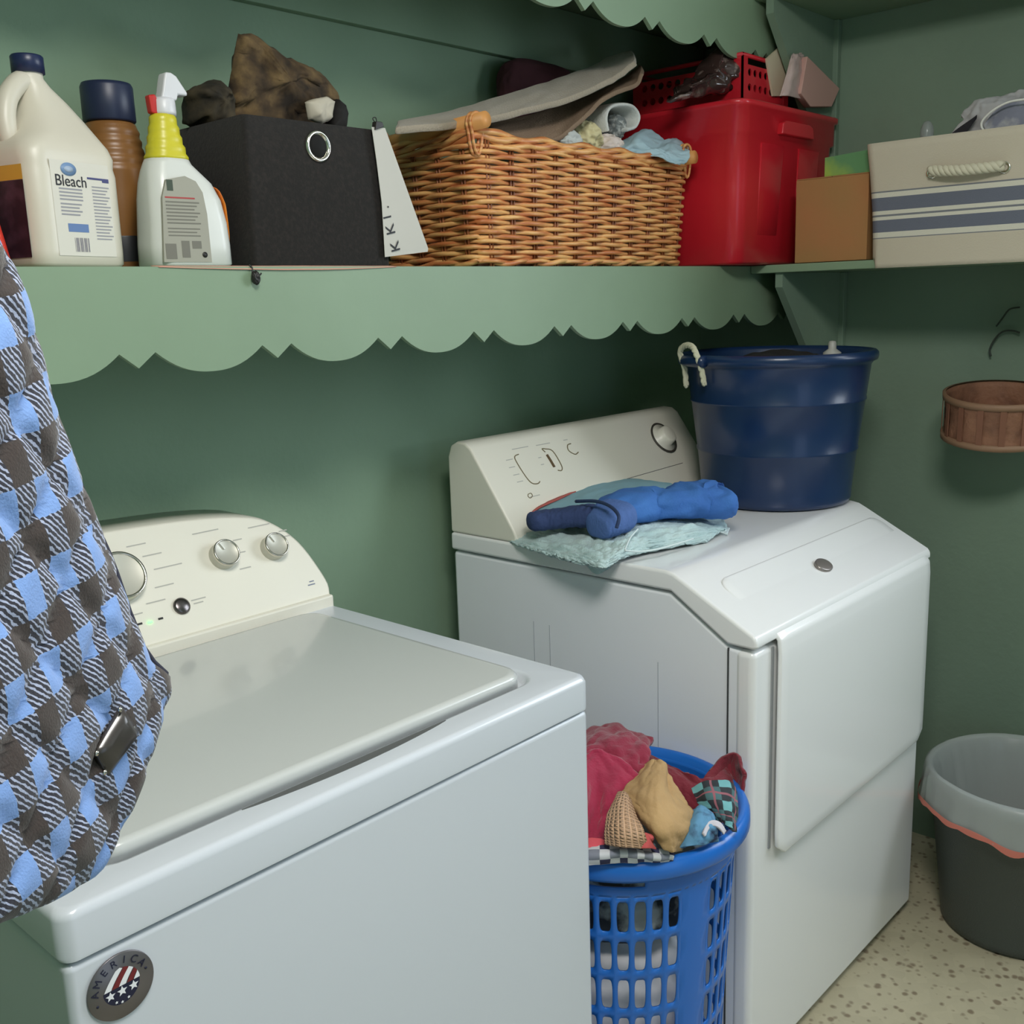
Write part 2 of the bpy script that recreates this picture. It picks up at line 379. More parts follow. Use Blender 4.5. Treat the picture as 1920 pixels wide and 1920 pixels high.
# dark crescent painted for the shade in the deck's finger recess
prec = [(.20 + .275 * i / 20, LY0 - .0125 - .011 * sin(pi * i / 20) ** .8) for i in range(21)]
prism('finger_recess_shade', [(.20, LY0 - .0115)] + prec + [(.475, LY0 - .0115)], WZT - .004, WZT + .0006, XY, mat('recess_shade_grey', S(88, 90, 90), .6), wa)
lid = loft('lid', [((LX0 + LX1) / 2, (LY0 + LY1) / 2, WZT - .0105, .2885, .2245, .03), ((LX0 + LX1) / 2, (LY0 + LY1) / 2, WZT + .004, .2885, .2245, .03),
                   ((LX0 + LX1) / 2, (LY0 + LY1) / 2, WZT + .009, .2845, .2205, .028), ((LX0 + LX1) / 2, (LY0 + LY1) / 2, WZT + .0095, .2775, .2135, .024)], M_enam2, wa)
lid.modifiers.new('wn', 'WEIGHTED_NORMAL')
# console: arched panel, leaning back
def cons_outline():
    P = [(0, .915)]
    pts = [Vector(p) for p in ((.0, .93, 0), (.004, .965, 0), (.022, 1.015, 0), (.055, 1.05, 0), (.10, 1.068, 0), (.2, 1.08, 0), (.348, 1.086, 0))]
    L = [cr(pts, i / 30) for i in range(31)]
    left = [(p.x, p.y) for p in L]; right = [(WX1 - x, z) for x, z in left[::-1]][1:]
    return left + right
CO = cons_outline()
def cy_front(z): return -.262 + (z - .93) * .62 if z > .945 else -.262 + .0093
def console():
    n = len(CO); V = []; F = []
    cx = WX1 / 2; cz = .93
    rings = []
    for s, dy in ((1, None), (1, .014), (.993, .004), (.98, 0)):
        rings.append([(cx + (x - cx) * s, (WYB if dy is None else cy_front(.93 + (z - .93) * s) + dy), .9145 + (z - .9145) * s) for x, z in CO])
    for r in rings: V += r
    k = len(rings)
    for j in range(k - 1):
        for i in range(n - 1): F.append((j * n + i, j * n + i + 1, (j + 1) * n + i + 1, (j + 1) * n + i))
    F.append(tuple(range(n))); F.append(tuple(range((k - 1) * n, k * n)))
    for j in range(k - 1): F.append((j * n, (j + 1) * n, (j + 1) * n + n - 1, j * n + n - 1))
    o = mk('control_console', V, F, M_cream, wa, smooth=True); o.modifiers.new('wn', 'WEIGHTED_NORMAL'); return o
box('console_base', (WX0 + .004, WX1 - .004, -.262, WYB - .001, WZT - .012, .9325), M_cream, wa, bevel=.004)
con = console()
CN = Vector((0, -1, .62)).normalized()           # console face normal
CUP = Vector((0, .62, 1)).normalized()
def onc(px, py, off=0):                          # where the line of a photo pixel meets the console face
    d = ray(px, py); p0 = Vector((0, -.262, .93)); t = (p0 - CP).dot(CN) / d.dot(CN); return CP + d * t + CN * off
def knob(px, py, r, name):
    c = onc(px, py) - Vector((0, 0, 0)); c = c - CN * .006 + Vector((.006, 0, 0))
    k = lathe(name, [(r * .98, 0), (r, .004), (r * .96, .02), (r * .9, .023), (r * .87, .0225)], c, M_knob, con, axis=CN, seg=40, cap1=True)
    lathe('bezel_ring', [(r * .97, .0185), (r * 1.0, .021), (r * .97, .0245), (r * .88, .0245), (r * .86, .0215)], c, M_chrome, k, axis=CN, seg=40, cap0=False)
    a = CUP * cos(.35) - Vector((1, 0, 0)) * sin(.35); s = a.cross(CN)
    p = c + CN * .0235; V = []
    for q, e in ((.25, -.0011), (.25, .0011), (.8, .0011), (.8, -.0011)): V.append(p + a * r * q + s * e)
    V += [v + CN * .0012 for v in V]
    mk('pointer', V, [(0, 1, 2, 3), (4, 5, 6, 7), (0, 1, 5, 4), (1, 2, 6, 5), (2, 3, 7, 6), (3, 0, 4, 7)], M_frame, k)
knob(213, 1088, .036, 'cycle_knob'); knob(410, 1045, .0215, 'temperature_knob'); knob(504, 1030, .0205, 'soil_knob')
b = lathe('start_button', [(.0125, 0), (.0125, .003), (.0095, .005), (0, .0055)], onc(340, 1137), mat('dark_chrome_button', S(110, 105, 105), .25, metal=.9), con, axis=CN, seg=28)
for q, (px, py, lit) in enumerate(((262, 1170, 0), (281, 1167, 1), (301, 1160, 0))):
    c = onc(px, py); X = Vector((1, 0, 0)); V = []
    for a_, b_ in ((-.0035, -.0013), (.0035, -.0013), (.0035, .0013), (-.0035, .0013)): V.append(c + X * a_ + CUP * b_)
    V += [v + CN * .0012 for v in V]
    mk('indicator_light', V, [(0, 1, 2, 3), (4, 5, 6, 7), (0, 1, 5, 4), (1, 2, 6, 5), (2, 3, 7, 6), (3, 0, 4, 7)],
       mat('green_led', S(90, 240, 90), .4, emit=((.1, 1, .12, 1), 4)) if lit else M_dark, con)
def lines_on(name, items, to, X, U, N, m, parent, h=.0012):
    for (px, py, L) in items:
        V = []; F = []; c = to(px, py)
        for a_, b_ in ((-L / 2, -h), (L / 2, -h), (L / 2, h), (-L / 2, h)): V.append(c + X * a_ + U * b_ + N * .0003)
        mk(name, V, [(0, 1, 2, 3)], m, parent)
lines_on('printed_mark', [(255, 1022, .03), (285, 1040, .03), (315, 1062, .045), (308, 1098, .03), (292, 1128, .03), (255, 1152, .02), (385, 997, .045), (445, 1012, .016), (460, 1065, .02), (372, 1123, .024), (372, 1130, .016),
              (485, 986, .04), (530, 995, .015), (538, 1005, .012), (455, 1035, .01)], onc, Vector((1, 0, 0)), CUP, CN, M_print, con, h=.0009)
lines_on('maker_mark', [(584, 1090, .009), (584, 1096, .014)], onc, Vector((1, 0, 0)), CUP, CN, mat('blue_grey_print', S(120, 128, 150), .6), con, h=.0009)
# round badge
SC = AY(226, 1847, WYF + .001)
st = lathe('round_badge', [(.0300, 0), (.0300, .0012), (.0296, .0016), (0, .0016)], SC, mat('brushed_silver_badge', S(120, 116, 118), .38, metal=.75), wa, axis=(0, -1, 0), seg=56)
def badge():
    M_w = mat('badge_white', S(232, 232, 235), .5); M_n = mat('badge_navy', S(22, 24, 52), .5); M_r = mat('badge_maroon', S(112, 30, 34), .5)
    def at(a, b, o=.0018): return (SC.x + a, SC.y - o, SC.z + b)
    # navy lower half of inner disc
    P = [at(.0165 * cos(t), .0165 * sin(t)) for t in [pi + pi * i / 20 for i in range(21)]]
    mk('badge_field', P, [tuple(range(21))], M_n, st)
    for k, (x0, c) in enumerate(((-.0155, M_w), (-.0085, M_r), (-.0022, M_w), (.0050, M_r), (.0105, M_w))):
        V = []; F = []; n = 12
        for i in range(n + 1):
            z = .0005 + .017 * i / n; sh = .013 * (i / n) ** 1.2
            for ww in (0, .0062):
                x = x0 + ww + sh; lim = math.sqrt(max(.0168 ** 2 - z * z, 0)); V.append(at(max(-lim, min(x, lim)), z, .0020))
        for i in range(n): F.append((2 * i, 2 * i + 1, 2 * i + 3, 2 * i + 2))
        mk('badge_stripe', V, F, c, st)
    for x, z, r in ((-.0105, -.0045, .0046), (0, -.0045, .0048), (.0105, -.0045, .0046), (-.006, -.0125, .0016), (-.001, -.0145, .0016), (.005, -.013, .0016)):
        V = [at(x, z, .0023)]
        for i in range(10):
            t = pi / 2 + i * pi / 5; rr = r if i % 2 == 0 else r * .45; V.append(at(x + rr * cos(t), z + rr * sin(t), .0023))
        mk('badge_star', V, [(0, 1 + i, 1 + (i + 1) % 10) for i in range(10)], M_w, st)
    s = 'AMERICA'
    for i, ch in enumerate(s):
        t = math.radians(172 - i * 23.5); X = Vector((sin(t), 0, -cos(t)))
        text('badge_letter', ch, .0095, at(.0232 * cos(t), .0232 * sin(t), .002), X, Vector((cos(t), 0, sin(t))), M_n, st, ext=.0001)
    for t in (12, 200): t = math.radians(t); lathe('badge_dot', [(.0012, 0), (.0012, .0003), (0, .0003)], at(.0235 * cos(t), .0235 * sin(t), .0016), M_n, st, axis=(0, -1, 0), seg=10)
badge()

# ---------------------------------------------------------------- dryer
DX0, DX1, DYF, DYB, DZT = 1.132, 1.858, -.768, -.085, .930
dr = thing('tumble_dryer', ((DX0 + DX1) / 2, (DYF + DYB) / 2, 0), 'white tumble dryer with sloped front top, standing right of the washing machine', 'dryer')
prism('cabinet', [(DYB, .012), (DYB, .891), (-.614, .891), (-.728, .818), (DYF, .814), (DYF, .012)], DX0 + .002, DX1 - .002, YZ, M_side, dr, bevel=.008)
M_df = M_enam
# front panel (bright enamel), wraps round the left corner to the seam on the side
box('front_panel', (DX0, DX1, DYF - .008, DYF + .03, .02, .8165), M_df, dr, bevel=.012, seg=4)
seam = prism('side_seam', [(-.7265, .03), (-.7265, .816), (-.7285, .816), (-.7285, .03)], DX0 - .0004, DX0 + .003, YZ, M_gap, dr)
for yy, z0_, z1_ in ((-.588, .5, .76), (-.30, .6, .78), (-.34, .6, .78)): box('panel_crease', (DX0 + .0014, DX0 + .003, yy, yy + .0012, z0_, z1_), mat('crease_grey', S(178, 182, 188), .5), dr)
def top_panel():
    out = [(DYB, .8945), (DYB, DZT), (-.605, DZT), (-.622, DZT - .003), (-.64, DZT - .012), (-.776, .846), (-.782, .838), (-.782, .828), (-.778, .822), (-.728, .8225), (-.617, .8945)]
    return prism('top_panel', out, DX0 - .004, DX1 + .004, YZ, M_enam, dr, bevel=.006, seg=3)
top_panel()
# door: wraps over slope and front
def door():
    prof = [Vector(p) for p in ((0, -.662, .9005), (0, -.70, .877), (0, -.772, .8325), (0, -.7815, .822), (0, -.7835, .80), (0, -.7835, .6), (0, -.7835, .43))]
    # resample with arc length
    pts = []
    for a, b in zip(prof, prof[1:]):
        for i in range(8): pts.append(a.lerp(b, i / 8))
    pts.append(prof[-1]); n = len(pts); X0, X1 = 1.194, 1.838
    L = [0]
    for a, b in zip(pts, pts[1:]): L.append(L[-1] + (b - a).length)
    T = L[-1]; V = []; F = []; m = 24
    for j, p in enumerate(pts):
        a = pts[max(j - 1, 0)]; b = pts[min(j + 1, n - 1)]; t = (b - a).normalized(); N = Vector((1, 0, 0)).cross(t); N = N if N.y < 0 else -N
        r = .028; d = min(L[j], T - L[j]); ins = r - math.sqrt(max(r * r - max(r - d, 0) ** 2, 0))
        for i in range(m + 1):
            x = X0 + ins + (X1 - X0 - 2 * ins) * i / m; V.append(Vector((x, p.y, p.z)) + N * .0045)
    for j in range(n - 1):
        for i in range(m): F.append((j * (m + 1) + i, j * (m + 1) + i + 1, (j + 1) * (m + 1) + i + 1, (j + 1) * (m + 1) + i))
    o = mk('door', V, F, M_df, dr, smooth=True)
    bm = bmesh.new(); bm.from_mesh(o.data)
    for f in bm.faces: pass
    s = sum((f.normal.y for f in bm.faces))
    if s > 0: bmesh.ops.reverse_faces(bm, faces=bm.faces)
    bm.to_mesh(o.data); bm.free()
    d = o.modifiers.new('s', 'SOLIDIFY'); d.thickness = .0085; d.offset = 0
    d = o.modifiers.new('b', 'BEVEL'); d.width = .003; d.segments = 2; d.limit_method = 'ANGLE'; d.angle_limit = 1.0
    return o
dor = door()
# groove round the door
box('door_groove', (1.1875, 1.1935, -.7785, -.776, .447, .812), mat('groove_grey', S(150, 152, 154), .6), dr)
M_hin = mat('hinge_grey', S(132, 132, 124), .5)
box('hinge_cover', (1.843, 1.846, -.778, -.7745, .735, .79), M_hin, dr); box('hinge_cover', (1.843, 1.846, -.778, -.7745, .44, .49), M_hin, dr)
bn = Vector((0, -.527, .85)).normalized(); c = AX(1521, 1048, 1.52)
bc = Vector((1.488, -.716, .8725)) + bn * .008
lathe('oval_badge', [(.020, -.004), (.020, .0022), (.017, .0032), (0, .0032)], bc, mat('silver_logo_badge', S(150, 142, 138), .35, metal=.6), dor, axis=bn, seg=36, ell=(1.15, .82))
# console of the dryer
cp = [(DYB, .9305), (DYB, 1.085), (-.094, 1.108), (-.112, 1.117), (-.135, 1.115), (-.15, 1.105), (-.258, .955), (-.264, .943), (-.264, .9305)]
dc = prism('control_console', cp, DX0 - .002, DX1 + .002, YZ, M_cream, dr, bevel=.005, seg=3)
DNo = Vector((0, -.15, .108)).normalized(); DUp = Vector((0, .108, .15)).normalized()
def ond(px, py, off=.0): d = ray(px, py); p0 = Vector((0, -.15, 1.105)); t = (p0 - CP).dot(DNo) / d.dot(DNo); return CP + d * t + DNo * off
M_sl = mat('brown_console_line', S(120, 108, 78), .6)
M_sl2 = mat('switch_slot', S(92, 70, 40), .6)
def dpath(name, pts, r=.0011, m=M_sl): return tube(name, [ond(*p, .0006) for p in pts], r, m, dc, seg=6, spline=24)
dpath('printed_line', [(972, 852), (965, 856), (968, 866), (985, 893), (997, 906), (1008, 907), (1012, 903)])
dpath('printed_line', [(1022, 848), (1016, 842), (1022, 842), (1036, 846), (1052, 872), (1053, 882), (1046, 882)])
dpath('printed_line', [(1070, 832), (1064, 835), (1066, 845), (1078, 852), (1084, 848)])
dpath('slider_switch', [(1025, 853), (1032, 864), (1039, 876)], .0032, M_sl2)
lines_on('printed_mark', [(955, 862, .02), (960, 876, .018), (968, 890, .018), (975, 903, .018), (975, 840, .05), (1018, 833, .045), (1060, 825, .014), (1012, 858, .01), (1017, 871, .01), (1003, 930, .03)], ond, Vector((1, 0, 0)), DUp, DNo, M_print, dc, h=.0009)
dpath('printed_line', [(990, 927), (995, 925), (998, 930), (994, 934), (990, 931), (990, 927)], .0008)
kc = ond(1243, 822)
kd = lathe('timer_knob', [(.036, 0), (.036, .004), (.024, .006), (.022, .022), (.018, .025), (0, .025)], kc, M_cream, dc, axis=DNo, seg=40)
lathe('dial_ring', [(.039, .0005), (.041, .004), (.039, .0045), (.036, .0045)], kc, mat('dark_dial_ring', S(70, 66, 60), .4), kd, axis=DNo, seg=40, cap0=False)
tube('console_seam', [ond(1175, 898, -.0004), ond(1280, 868, -.0004)], .0008, M_gap, dc, seg=6)
for lx in (DX0 + .06, DX1 - .06):
    for ly in (DYF + .06, DYB - .06): lathe('leveling_foot', [(.02, 0), (.02, .012)], (lx, ly, 0), M_dark, dr, seg=16, cap1=True)
# ---------------------------------------------------------------- on the long shelf, left to right
M_ink = mat('dark_ink', S(28, 28, 34), .6); M_lgrey = mat('small_print_grey', S(150, 150, 156), .7)
def strips(name, rects, to, m, parent):
    "flat printed marks, each its own little piece of one label"
    V = []; F = []
    for r in rects:
        a, b, c, d = r; V += [to(a, c), to(b, c), to(b, d), to(a, d)]; n = len(V); F.append((n - 4, n - 3, n - 2, n - 1))
    return mk(name, V, F, m, parent)
Z0 = ZS + .0015
# red jug at the very left
M_red = mat('red_orange_plastic', S(228, 62, 48), .3)
rj = thing('detergent_jug', (.20, -.235, Z0), 'red-orange plastic jug at the far left of the long shelf, left of the bleach', 'jug')
loft('body', [(.175, -.235, Z0, .066, .05, .025), (.175, -.235, Z0 + .006, .071, .055, .03), (.172, -.235, Z0 + .05, .066, .055, .03), (.165, -.235, Z0 + .09, .06, .052, .03), (.155, -.235, Z0 + .13, .045, .045, .03), (.15, -.235, Z0 + .155, .024, .024, .02), (.15, -.235, Z0 + .165, .02, .02, .018)], M_red, rj)
lathe('cap', [(.024, 0), (.024, .03), (.021, .033), (0, .033)], (.15, -.235, Z0 + .166), mat('white_cap', S(225, 225, 222), .4), rj, seg=32)
tube('handle', [(.135, -.235, Z0 + .15), (.10, -.235, Z0 + .14), (.088, -.235, Z0 + .10), (.105, -.235, Z0 + .07)], .01, M_red, rj, spline=20, seg=10)

# bleach jug
M_hdpe = mat('white_milky_plastic', S(212, 206, 190), .38, bump=(40, .05))
BX, BY = .332, -.205
bj = thing('bleach_jug', (BX, BY, Z0), 'white plastic bleach jug with navy cap and looped handle', 'jug')
secs = [(BX, BY, Z0, .066, .056, .02), (BX, BY, Z0 + .005, .071, .061, .022)]
secs += [(BX, BY, Z0 + z, .072, .062, .024) for z in (.02, .07, .115)]
secs += [(BX, BY, Z0 + .125, .0705, .0605, .024), (BX, BY, Z0 + .137, .072, .062, .026), (BX + .002, BY, Z0 + .15, .068, .058, .028), (BX + .010, BY, Z0 + .165, .056, .048, .03), (BX + .013, BY, Z0 + .185, .044, .036, .03),
         (BX + .008, BY, Z0 + .205, .032, .026, .024), (BX - .001, BY, Z0 + .222, .02, .02, .019), (BX - .006, BY, Z0 + .232, .0165, .0165, .016), (BX - .006, BY, Z0 + .240, .0165, .0165, .016)]
body = loft('body', secs, M_hdpe, bj, n=8)
tube('handle', [(BX - .004, BY, Z0 + .226), (BX - .022, BY - .002, Z0 + .226), (BX - .044, BY - .004, Z0 + .205), (BX - .054, BY - .006, Z0 + .178), (BX - .052, BY - .008, Z0 + .150), (BX - .040, BY - .008, Z0 + .138)],
     [.012, .0125] + [.0125] * 20 + [.013] * 6 + [.016] * 3, M_hdpe, bj, seg=14, spline=30)
lathe('cap', [(.0195, 0), (.0195, .019), (.018, .021), (0, .021)], (BX - .006, BY, Z0 + .238), mat('navy_cap', S(34, 44, 78), .35), bj, seg=36)
fy = BY - .0624
lb = strips('back_label', [(BX - .046, BX + .046, Z0 + .014, Z0 + .128)], lambda a, b: (a, fy, b), mat('off_white_label', S(216, 212, 200), .6), bj)
lathe('oval_emblem', [(.011, 0), (.011, .0003), (0, .0003)], (BX - .018, fy - .0002, Z0 + .118), mat('pale_blue_oval', S(120, 150, 190), .5), lb, axis=(0, -1, 0), seg=28, ell=(1.1, .72))
lathe('oval_emblem', [(.0065, 0), (.0065, .0003), (0, .0003)], (BX - .018, fy - .0005, Z0 + .118), mat('paler_blue', S(165, 182, 205), .5), lb, axis=(0, -1, 0), seg=28, ell=(1.1, .6))
text('bleach_lettering', 'Bleach', .019, (BX - .016, fy - .0004, Z0 + .1035), (1, 0, 0), (0, 0, 1), M_ink, lb)
sf = lambda a, b: (BX + a, fy - .0003, Z0 + b)
strips('small_print', [(-.036, .0, .0935 - i * .0042, .0953 - i * .0042) for i in range(4)] + [(-.036, -.003 - .004 * (i % 2), .0755 - i * .0042, .0773 - i * .0042) for i in range(4)] +
       [(.016, .044 - .003 * (i % 3), .099 - i * .004, .1005 - i * .004) for i in range(17)], sf, M_lgrey, lb)
strips('blue_panel', [(-.028, .004, .043, .053)], sf, mat('label_blue', S(88, 118, 168), .5), lb)
strips('navy_bar', [(.010, .045, .1085, .111), (.034, .045, .106, .1085)], sf, mat('label_navy', S(52, 54, 110), .5), lb)
strips('barcode', [(-.020 + i * .0021, -.020 + i * .0021 + (.0012 if i % 3 else .0005), .019, .036) for i in range(11)], sf, mat('barcode_ink', S(90, 86, 108), .6), lb)
strips('front_label', [(BY - .045, BY + .045, Z0 + .012, Z0 + .103)], lambda a, b: (BX - .0724, a, b), mat('dark_plum_label', S(46, 30, 40), .45, vary=(30, S(86, 58, 72), .5, .75)), bj)
strips('yellow_band', [(BY - .045, BY + .045, Z0 + .1035, Z0 + .121)], lambda a, b: (BX - .0724, a, b), mat('label_yellow', S(206, 160, 62), .5), bj)

bj.rotation_euler = (0, 0, math.radians(17)); bj.location.x -= .006
# brown bottle with navy cap
NX, NY = .462, -.13
nb = thing('cleaner_bottle', (NX, NY, Z0), 'amber-brown ribbed bottle with a wide navy cap, behind the bleach and the spray bottle', 'bottle')
M_amber = mat('amber_brown_plastic', S(142, 98, 52), .35, vary=(9, S(112, 74, 42), .4, .65))
pr = [(.042, 0), (.045, .004), (.045, .10), (.046, .135)] + [(.046 - .010 * i / 16 + .0012 * sin(i * 1.9), .135 + .062 * i / 16) for i in range(17)] + [(.034, .2), (.028, .204)]
nbb = lathe('body', pr, (NX, NY, Z0), M_amber, nb, seg=40)
lathe('label_sleeve', [(.0455, .012), (.0458, .014), (.0458, .045), (.0455, .047)], (NX, NY, Z0), mat('dark_foil_label', S(42, 44, 48), .4, vary=(18, S(110, 108, 104), .55, .75)), nbb, cap0=False, seg=40)
lathe('cap', [(.034, 0), (.0355, .002), (.0352, .046), (.033, .051), (0, .051)], (NX, NY, Z0 + .203), mat('navy_ribbed_cap', S(38, 46, 72), .4), nb, seg=44)

# spray bottle
SX, SY = .492, -.245
sb = thing('spray_bottle', (SX, SY, Z0), 'white trigger spray bottle with yellow neck, left of the black fabric box', 'bottle')
M_spw = mat('white_bottle_plastic', S(216, 218, 212), .3)
ss = [(0, .0, .056, .032), (0, .004, .060, .036), (0, .03, .0595, .036), (0, .06, .057, .036), (-.002, .09, .0535, .034), (-.006, .112, .047, .031), (-.012, .127, .038, .027), (-.015, .136, .032, .0245), (-.015, .142, .029, .024)]
loft('body', [(SX + c, SY, Z0 + z, hx, hy, .022) for c, z, hx, hy in ss], M_spw, sb, n=8)
M_yel = mat('yellow_shrink_sleeve', S(206, 196, 50), .35)
yl = [(SX - .015 + 0, SY, Z0 + .1415 + .058 * i / 14, .0285 - .012 * i / 14 + .0009 * sin(i * 2.1), .0235 - .008 * i / 14 + .0007 * sin(i * 2.1), .02) for i in range(15)]
loft('neck_sleeve', yl, M_yel, sb, n=8)
lathe('collar', [(.0155, 0), (.016, .004), (.0155, .018), (.013, .022)], (SX - .012, SY, Z0 + .199), mat('white_pump_plastic', S(218, 218, 222), .35), sb, seg=30, cap1=True)
hp = [(-.020, .218), (.004, .218), (.006, .226), (.021, .226), (.020, .231), (.006, .250), (-.001, .2535), (-.010, .2535), (-.013, .243), (-.016, .230)]
prism('trigger_head', [(SX + a, Z0 + b) for a, b in hp], SY - .010, SY + .010, XZ, MATS['white_pump_plastic'], sb, bevel=.003)
prism('trigger', [(SX - .036, Z0 + .222), (SX - .026, Z0 + .224), (SX - .017, Z0 + .202), (SX - .024, Z0 + .198), (SX - .034, Z0 + .2)], SY - .007, SY + .005, XZ, mat('red_trigger', S(190, 42, 38), .35), sb, bevel=.002)
fz = SY - .0364
def sp(a, b): return (SX + a, fz + .0022 * (b > .1) - .0004 + (.0018 if b > .08 else 0), Z0 + b)
bl = prism('back_label', [(SX + a, Z0 + b) for a, b in ((-.054, .006), (.018, .006), (.017, .07), (.013, .098), (.004, .112), (-.012, .118), (-.040, .112), (-.0475, .09))], fz - .0003, fz + .0035, XZ, mat('grey_beige_label', S(158, 156, 142), .5), sb)
spl = lambda a, b: (SX + a, fz - .0006, Z0 + b)
strips('small_print', [(-.044 - .0 * i, .006 - .004 * (i % 3), .083 - i * .0045, .0848 - i * .0045) for i in range(7)] + [(-.044, .004 - .005 * (i % 2), .049 - i * .0045, .0505 - i * .0045) for i in range(3)] + [(-.05, -.034, .01, .03), (-.026, -.014, .012, .034), (-.010, .004, .024, .034)], spl, mat('small_print_dark', S(118, 116, 106), .7), bl)
strips('red_rule', [(-.044, .0, .0885, .0905)], spl, mat('label_red', S(170, 62, 60), .5), bl)
strips('green_mark', [(-.040, -.031, .098, .112)], spl, mat('label_dark_green', S(60, 72, 56), .5), bl)
lathe('round_mark', [(.0038, 0), (.0038, .0003), (0, .0003)], spl(.008, .016), M_dark, bl, axis=(0, -1, 0), seg=20)
# curved label on the right flank of the bottle
V = []; F = []; n = 20
for i in range(n + 1):
    z = .028 + .083 * i / n; hw = .017 * math.sqrt(max(1 - ((i / n) * 2 - 1) ** 2, 0)) + .0005
    hx = .0602 if z < .06 else (.0575 if z < .09 else .0505)
    hx = .0602 - max(z - .035, 0) * .06 - max(z - .085, 0) * .28
    for s in (-1, -.33, .33, 1):
        yy = SY - .008 + hw * s; edge = max(abs(yy - SY) - .014, 0); V.append((SX + hx + .0005 - (.022 - math.sqrt(max(.022 ** 2 - edge ** 2, 0))) - (.006 * max(z - .105, 0) / .006 if z > .105 else 0), yy, Z0 + z))
for i in range(n):
    for s in range(3): F.append((i * 4 + s, i * 4 + s + 1, i * 4 + s + 5, i * 4 + s + 4))
mk('front_label', V, F, mat('orange_oval_label', S(232, 140, 48), .4, vary=(22, S(222, 96, 40), .45, .7)), sb, smooth=True, solid=.0006, soff=0)

# black fabric storage box
M_blk = mat('black_felt_fabric', S(26, 23, 21), .95, bump=(300, .25), sheen=.05, vary=(160, S(38, 33, 30), .45, .7))
KX0, KX1, KY0, KY1 = .568, .822, -.296, -.035
bxx = thing('storage_box', ((KX0 + KX1) / 2, (KY0 + KY1) / 2, Z0), 'black fabric storage cube with a silver grommet, beside the spray bottle', 'box')
kcx, kcy, khx, khy = (KX0 + KX1) / 2, (KY0 + KY1) / 2, (KX1 - KX0) / 2, (KY1 - KY0) / 2
loft('fabric_body', [(kcx, kcy, Z0, khx, khy, .008), (kcx, kcy, Z0 + .003, khx + .001, khy, .008), (kcx, kcy, Z0 + .10, khx - .001, khy - .001, .008), (kcx, kcy - .0, Z0 + .204, khx - .003, khy - .002, .008)], M_blk, bxx, capt=False, solid=.006, soff=-1)
gc = (.695, KY0 + .0015, 1.6185)
gr = lathe('grommet', [(.0155, .0), (.0165, .002), (.019, .0042), (.0215, .0035), (.0225, .001)], gc, mat('polished_silver', S(225, 220, 210), .15, metal=1), bxx, axis=(0, -1, 0), seg=44, cap0=False)
lathe('grommet_hole', [(.0158, 0), (.0158, .0006), (0, .0006)], gc, mat('hole_black', S(10, 9, 9), .9), gr, axis=(0, -1, 0), seg=36)

# the things poking out of the black box
def furmat(name, a, b, c):
    m, nt, bb, tc, s_ = base(name, .9)
    n = nt.nodes.new('ShaderNodeTexNoise'); n.inputs['Scale'].default_value = 22; n.inputs['Detail'].default_value = 8; nt.links.new(tc.outputs['Object'], n.inputs['Vector'])
    r = nt.nodes.new('ShaderNodeValToRGB'); r.color_ramp.elements[0].position = .36; r.color_ramp.elements[0].color = a; r.color_ramp.elements[1].position = .66; r.color_ramp.elements[1].color = c
    e = r.color_ramp.elements.new(.5); e.color = b
    nt.links.new(n.outputs['Fac'], r.inputs[0]); nt.links.new(r.outputs[0], bb.inputs['Base Color'])
    bp = nt.nodes.new('ShaderNodeBump'); bp.inputs['Strength'].default_value = .9; bp.inputs['Distance'].default_value = .006
    nt.links.new(n.outputs['Fac'], bp.inputs['Height']); nt.links.new(bp.outputs[0], bb.inputs['Normal']); return m
M_fur = furmat('brown_mottled_fabric', S(34, 26, 18), S(74, 58, 38), S(118, 96, 62))
yb = -.17
def AYs(L, y): return [AY(px, py, y) for px, py in L]
def wedge(name, outline, y0, thick, m, label, cat, group=None, amp=.004, seed=0, sub=2):
    "a padded, crumpled piece with the given outline, thick in the middle"
    P = [AY(px, py, y0) for px, py in outline]; c = sum(P, Vector()) / len(P); n = len(P); V = []; F = []; K = 8; M = 6 * n
    Q = []
    for i in range(M):
        t = i / M * n; k = int(t); f = t - k; Q.append(P[k % n].lerp(P[(k + 1) % n], f))
    for side in (-1, 1):
        for j in range(K + 1):
            s = j / K
            for i in range(M):
                p = Q[i].lerp(c, s); b = math.sqrt(1 - (1 - s) ** 2) * thick
                d = fbm(p * 28 + Vector((seed, 0, 0)), 4) * amp * 3
                V.append(p + Vector((d * .4, side * b + d * (1 if b > 0 else .2), d * .6)))
    for h in (0, 1):
        o = h * (K + 1) * M
        for j in range(K):
            for i in range(M): F.append((o + j * M + i, o + j * M + (i + 1) % M, o + (j + 1) * M + (i + 1) % M, o + (j + 1) * M + i))
    ob = mk(name, V, F, m, None, smooth=True, merge=True); return tag(ob, label, cat, group)
wedge('fabric_bundle', [(446, 64), (462, 66), (500, 88), (530, 108), (572, 122), (612, 148), (636, 178), (642, 215), (630, 250), (520, 260), (430, 250), (424, 190), (434, 130), (441, 90)], -.16, .030, M_fur,
      'brown mottled crumpled bundle pointing up out of the black box', 'bundle', amp=.006, seed=3)
wedge('fabric_bundle', [(352, 165), (375, 152), (400, 150), (418, 165), (435, 200), (430, 250), (380, 250), (352, 235)], -.16, .045, furmat('dark_olive_fabric', S(36, 32, 24), S(60, 52, 36), S(78, 68, 48)),
      'dark olive-brown lump at the left edge of the black box', 'bundle', amp=.006, seed=8)
wedge('crumpled_tissue', [(572, 190), (590, 184), (612, 182), (628, 192), (622, 222), (600, 235), (578, 225)], -.215, .012, mat('off_white_tissue', S(196, 188, 170), .8), 'small crumpled whitish cloth at the right rim of the black box', 'cloth', amp=.003, seed=5)
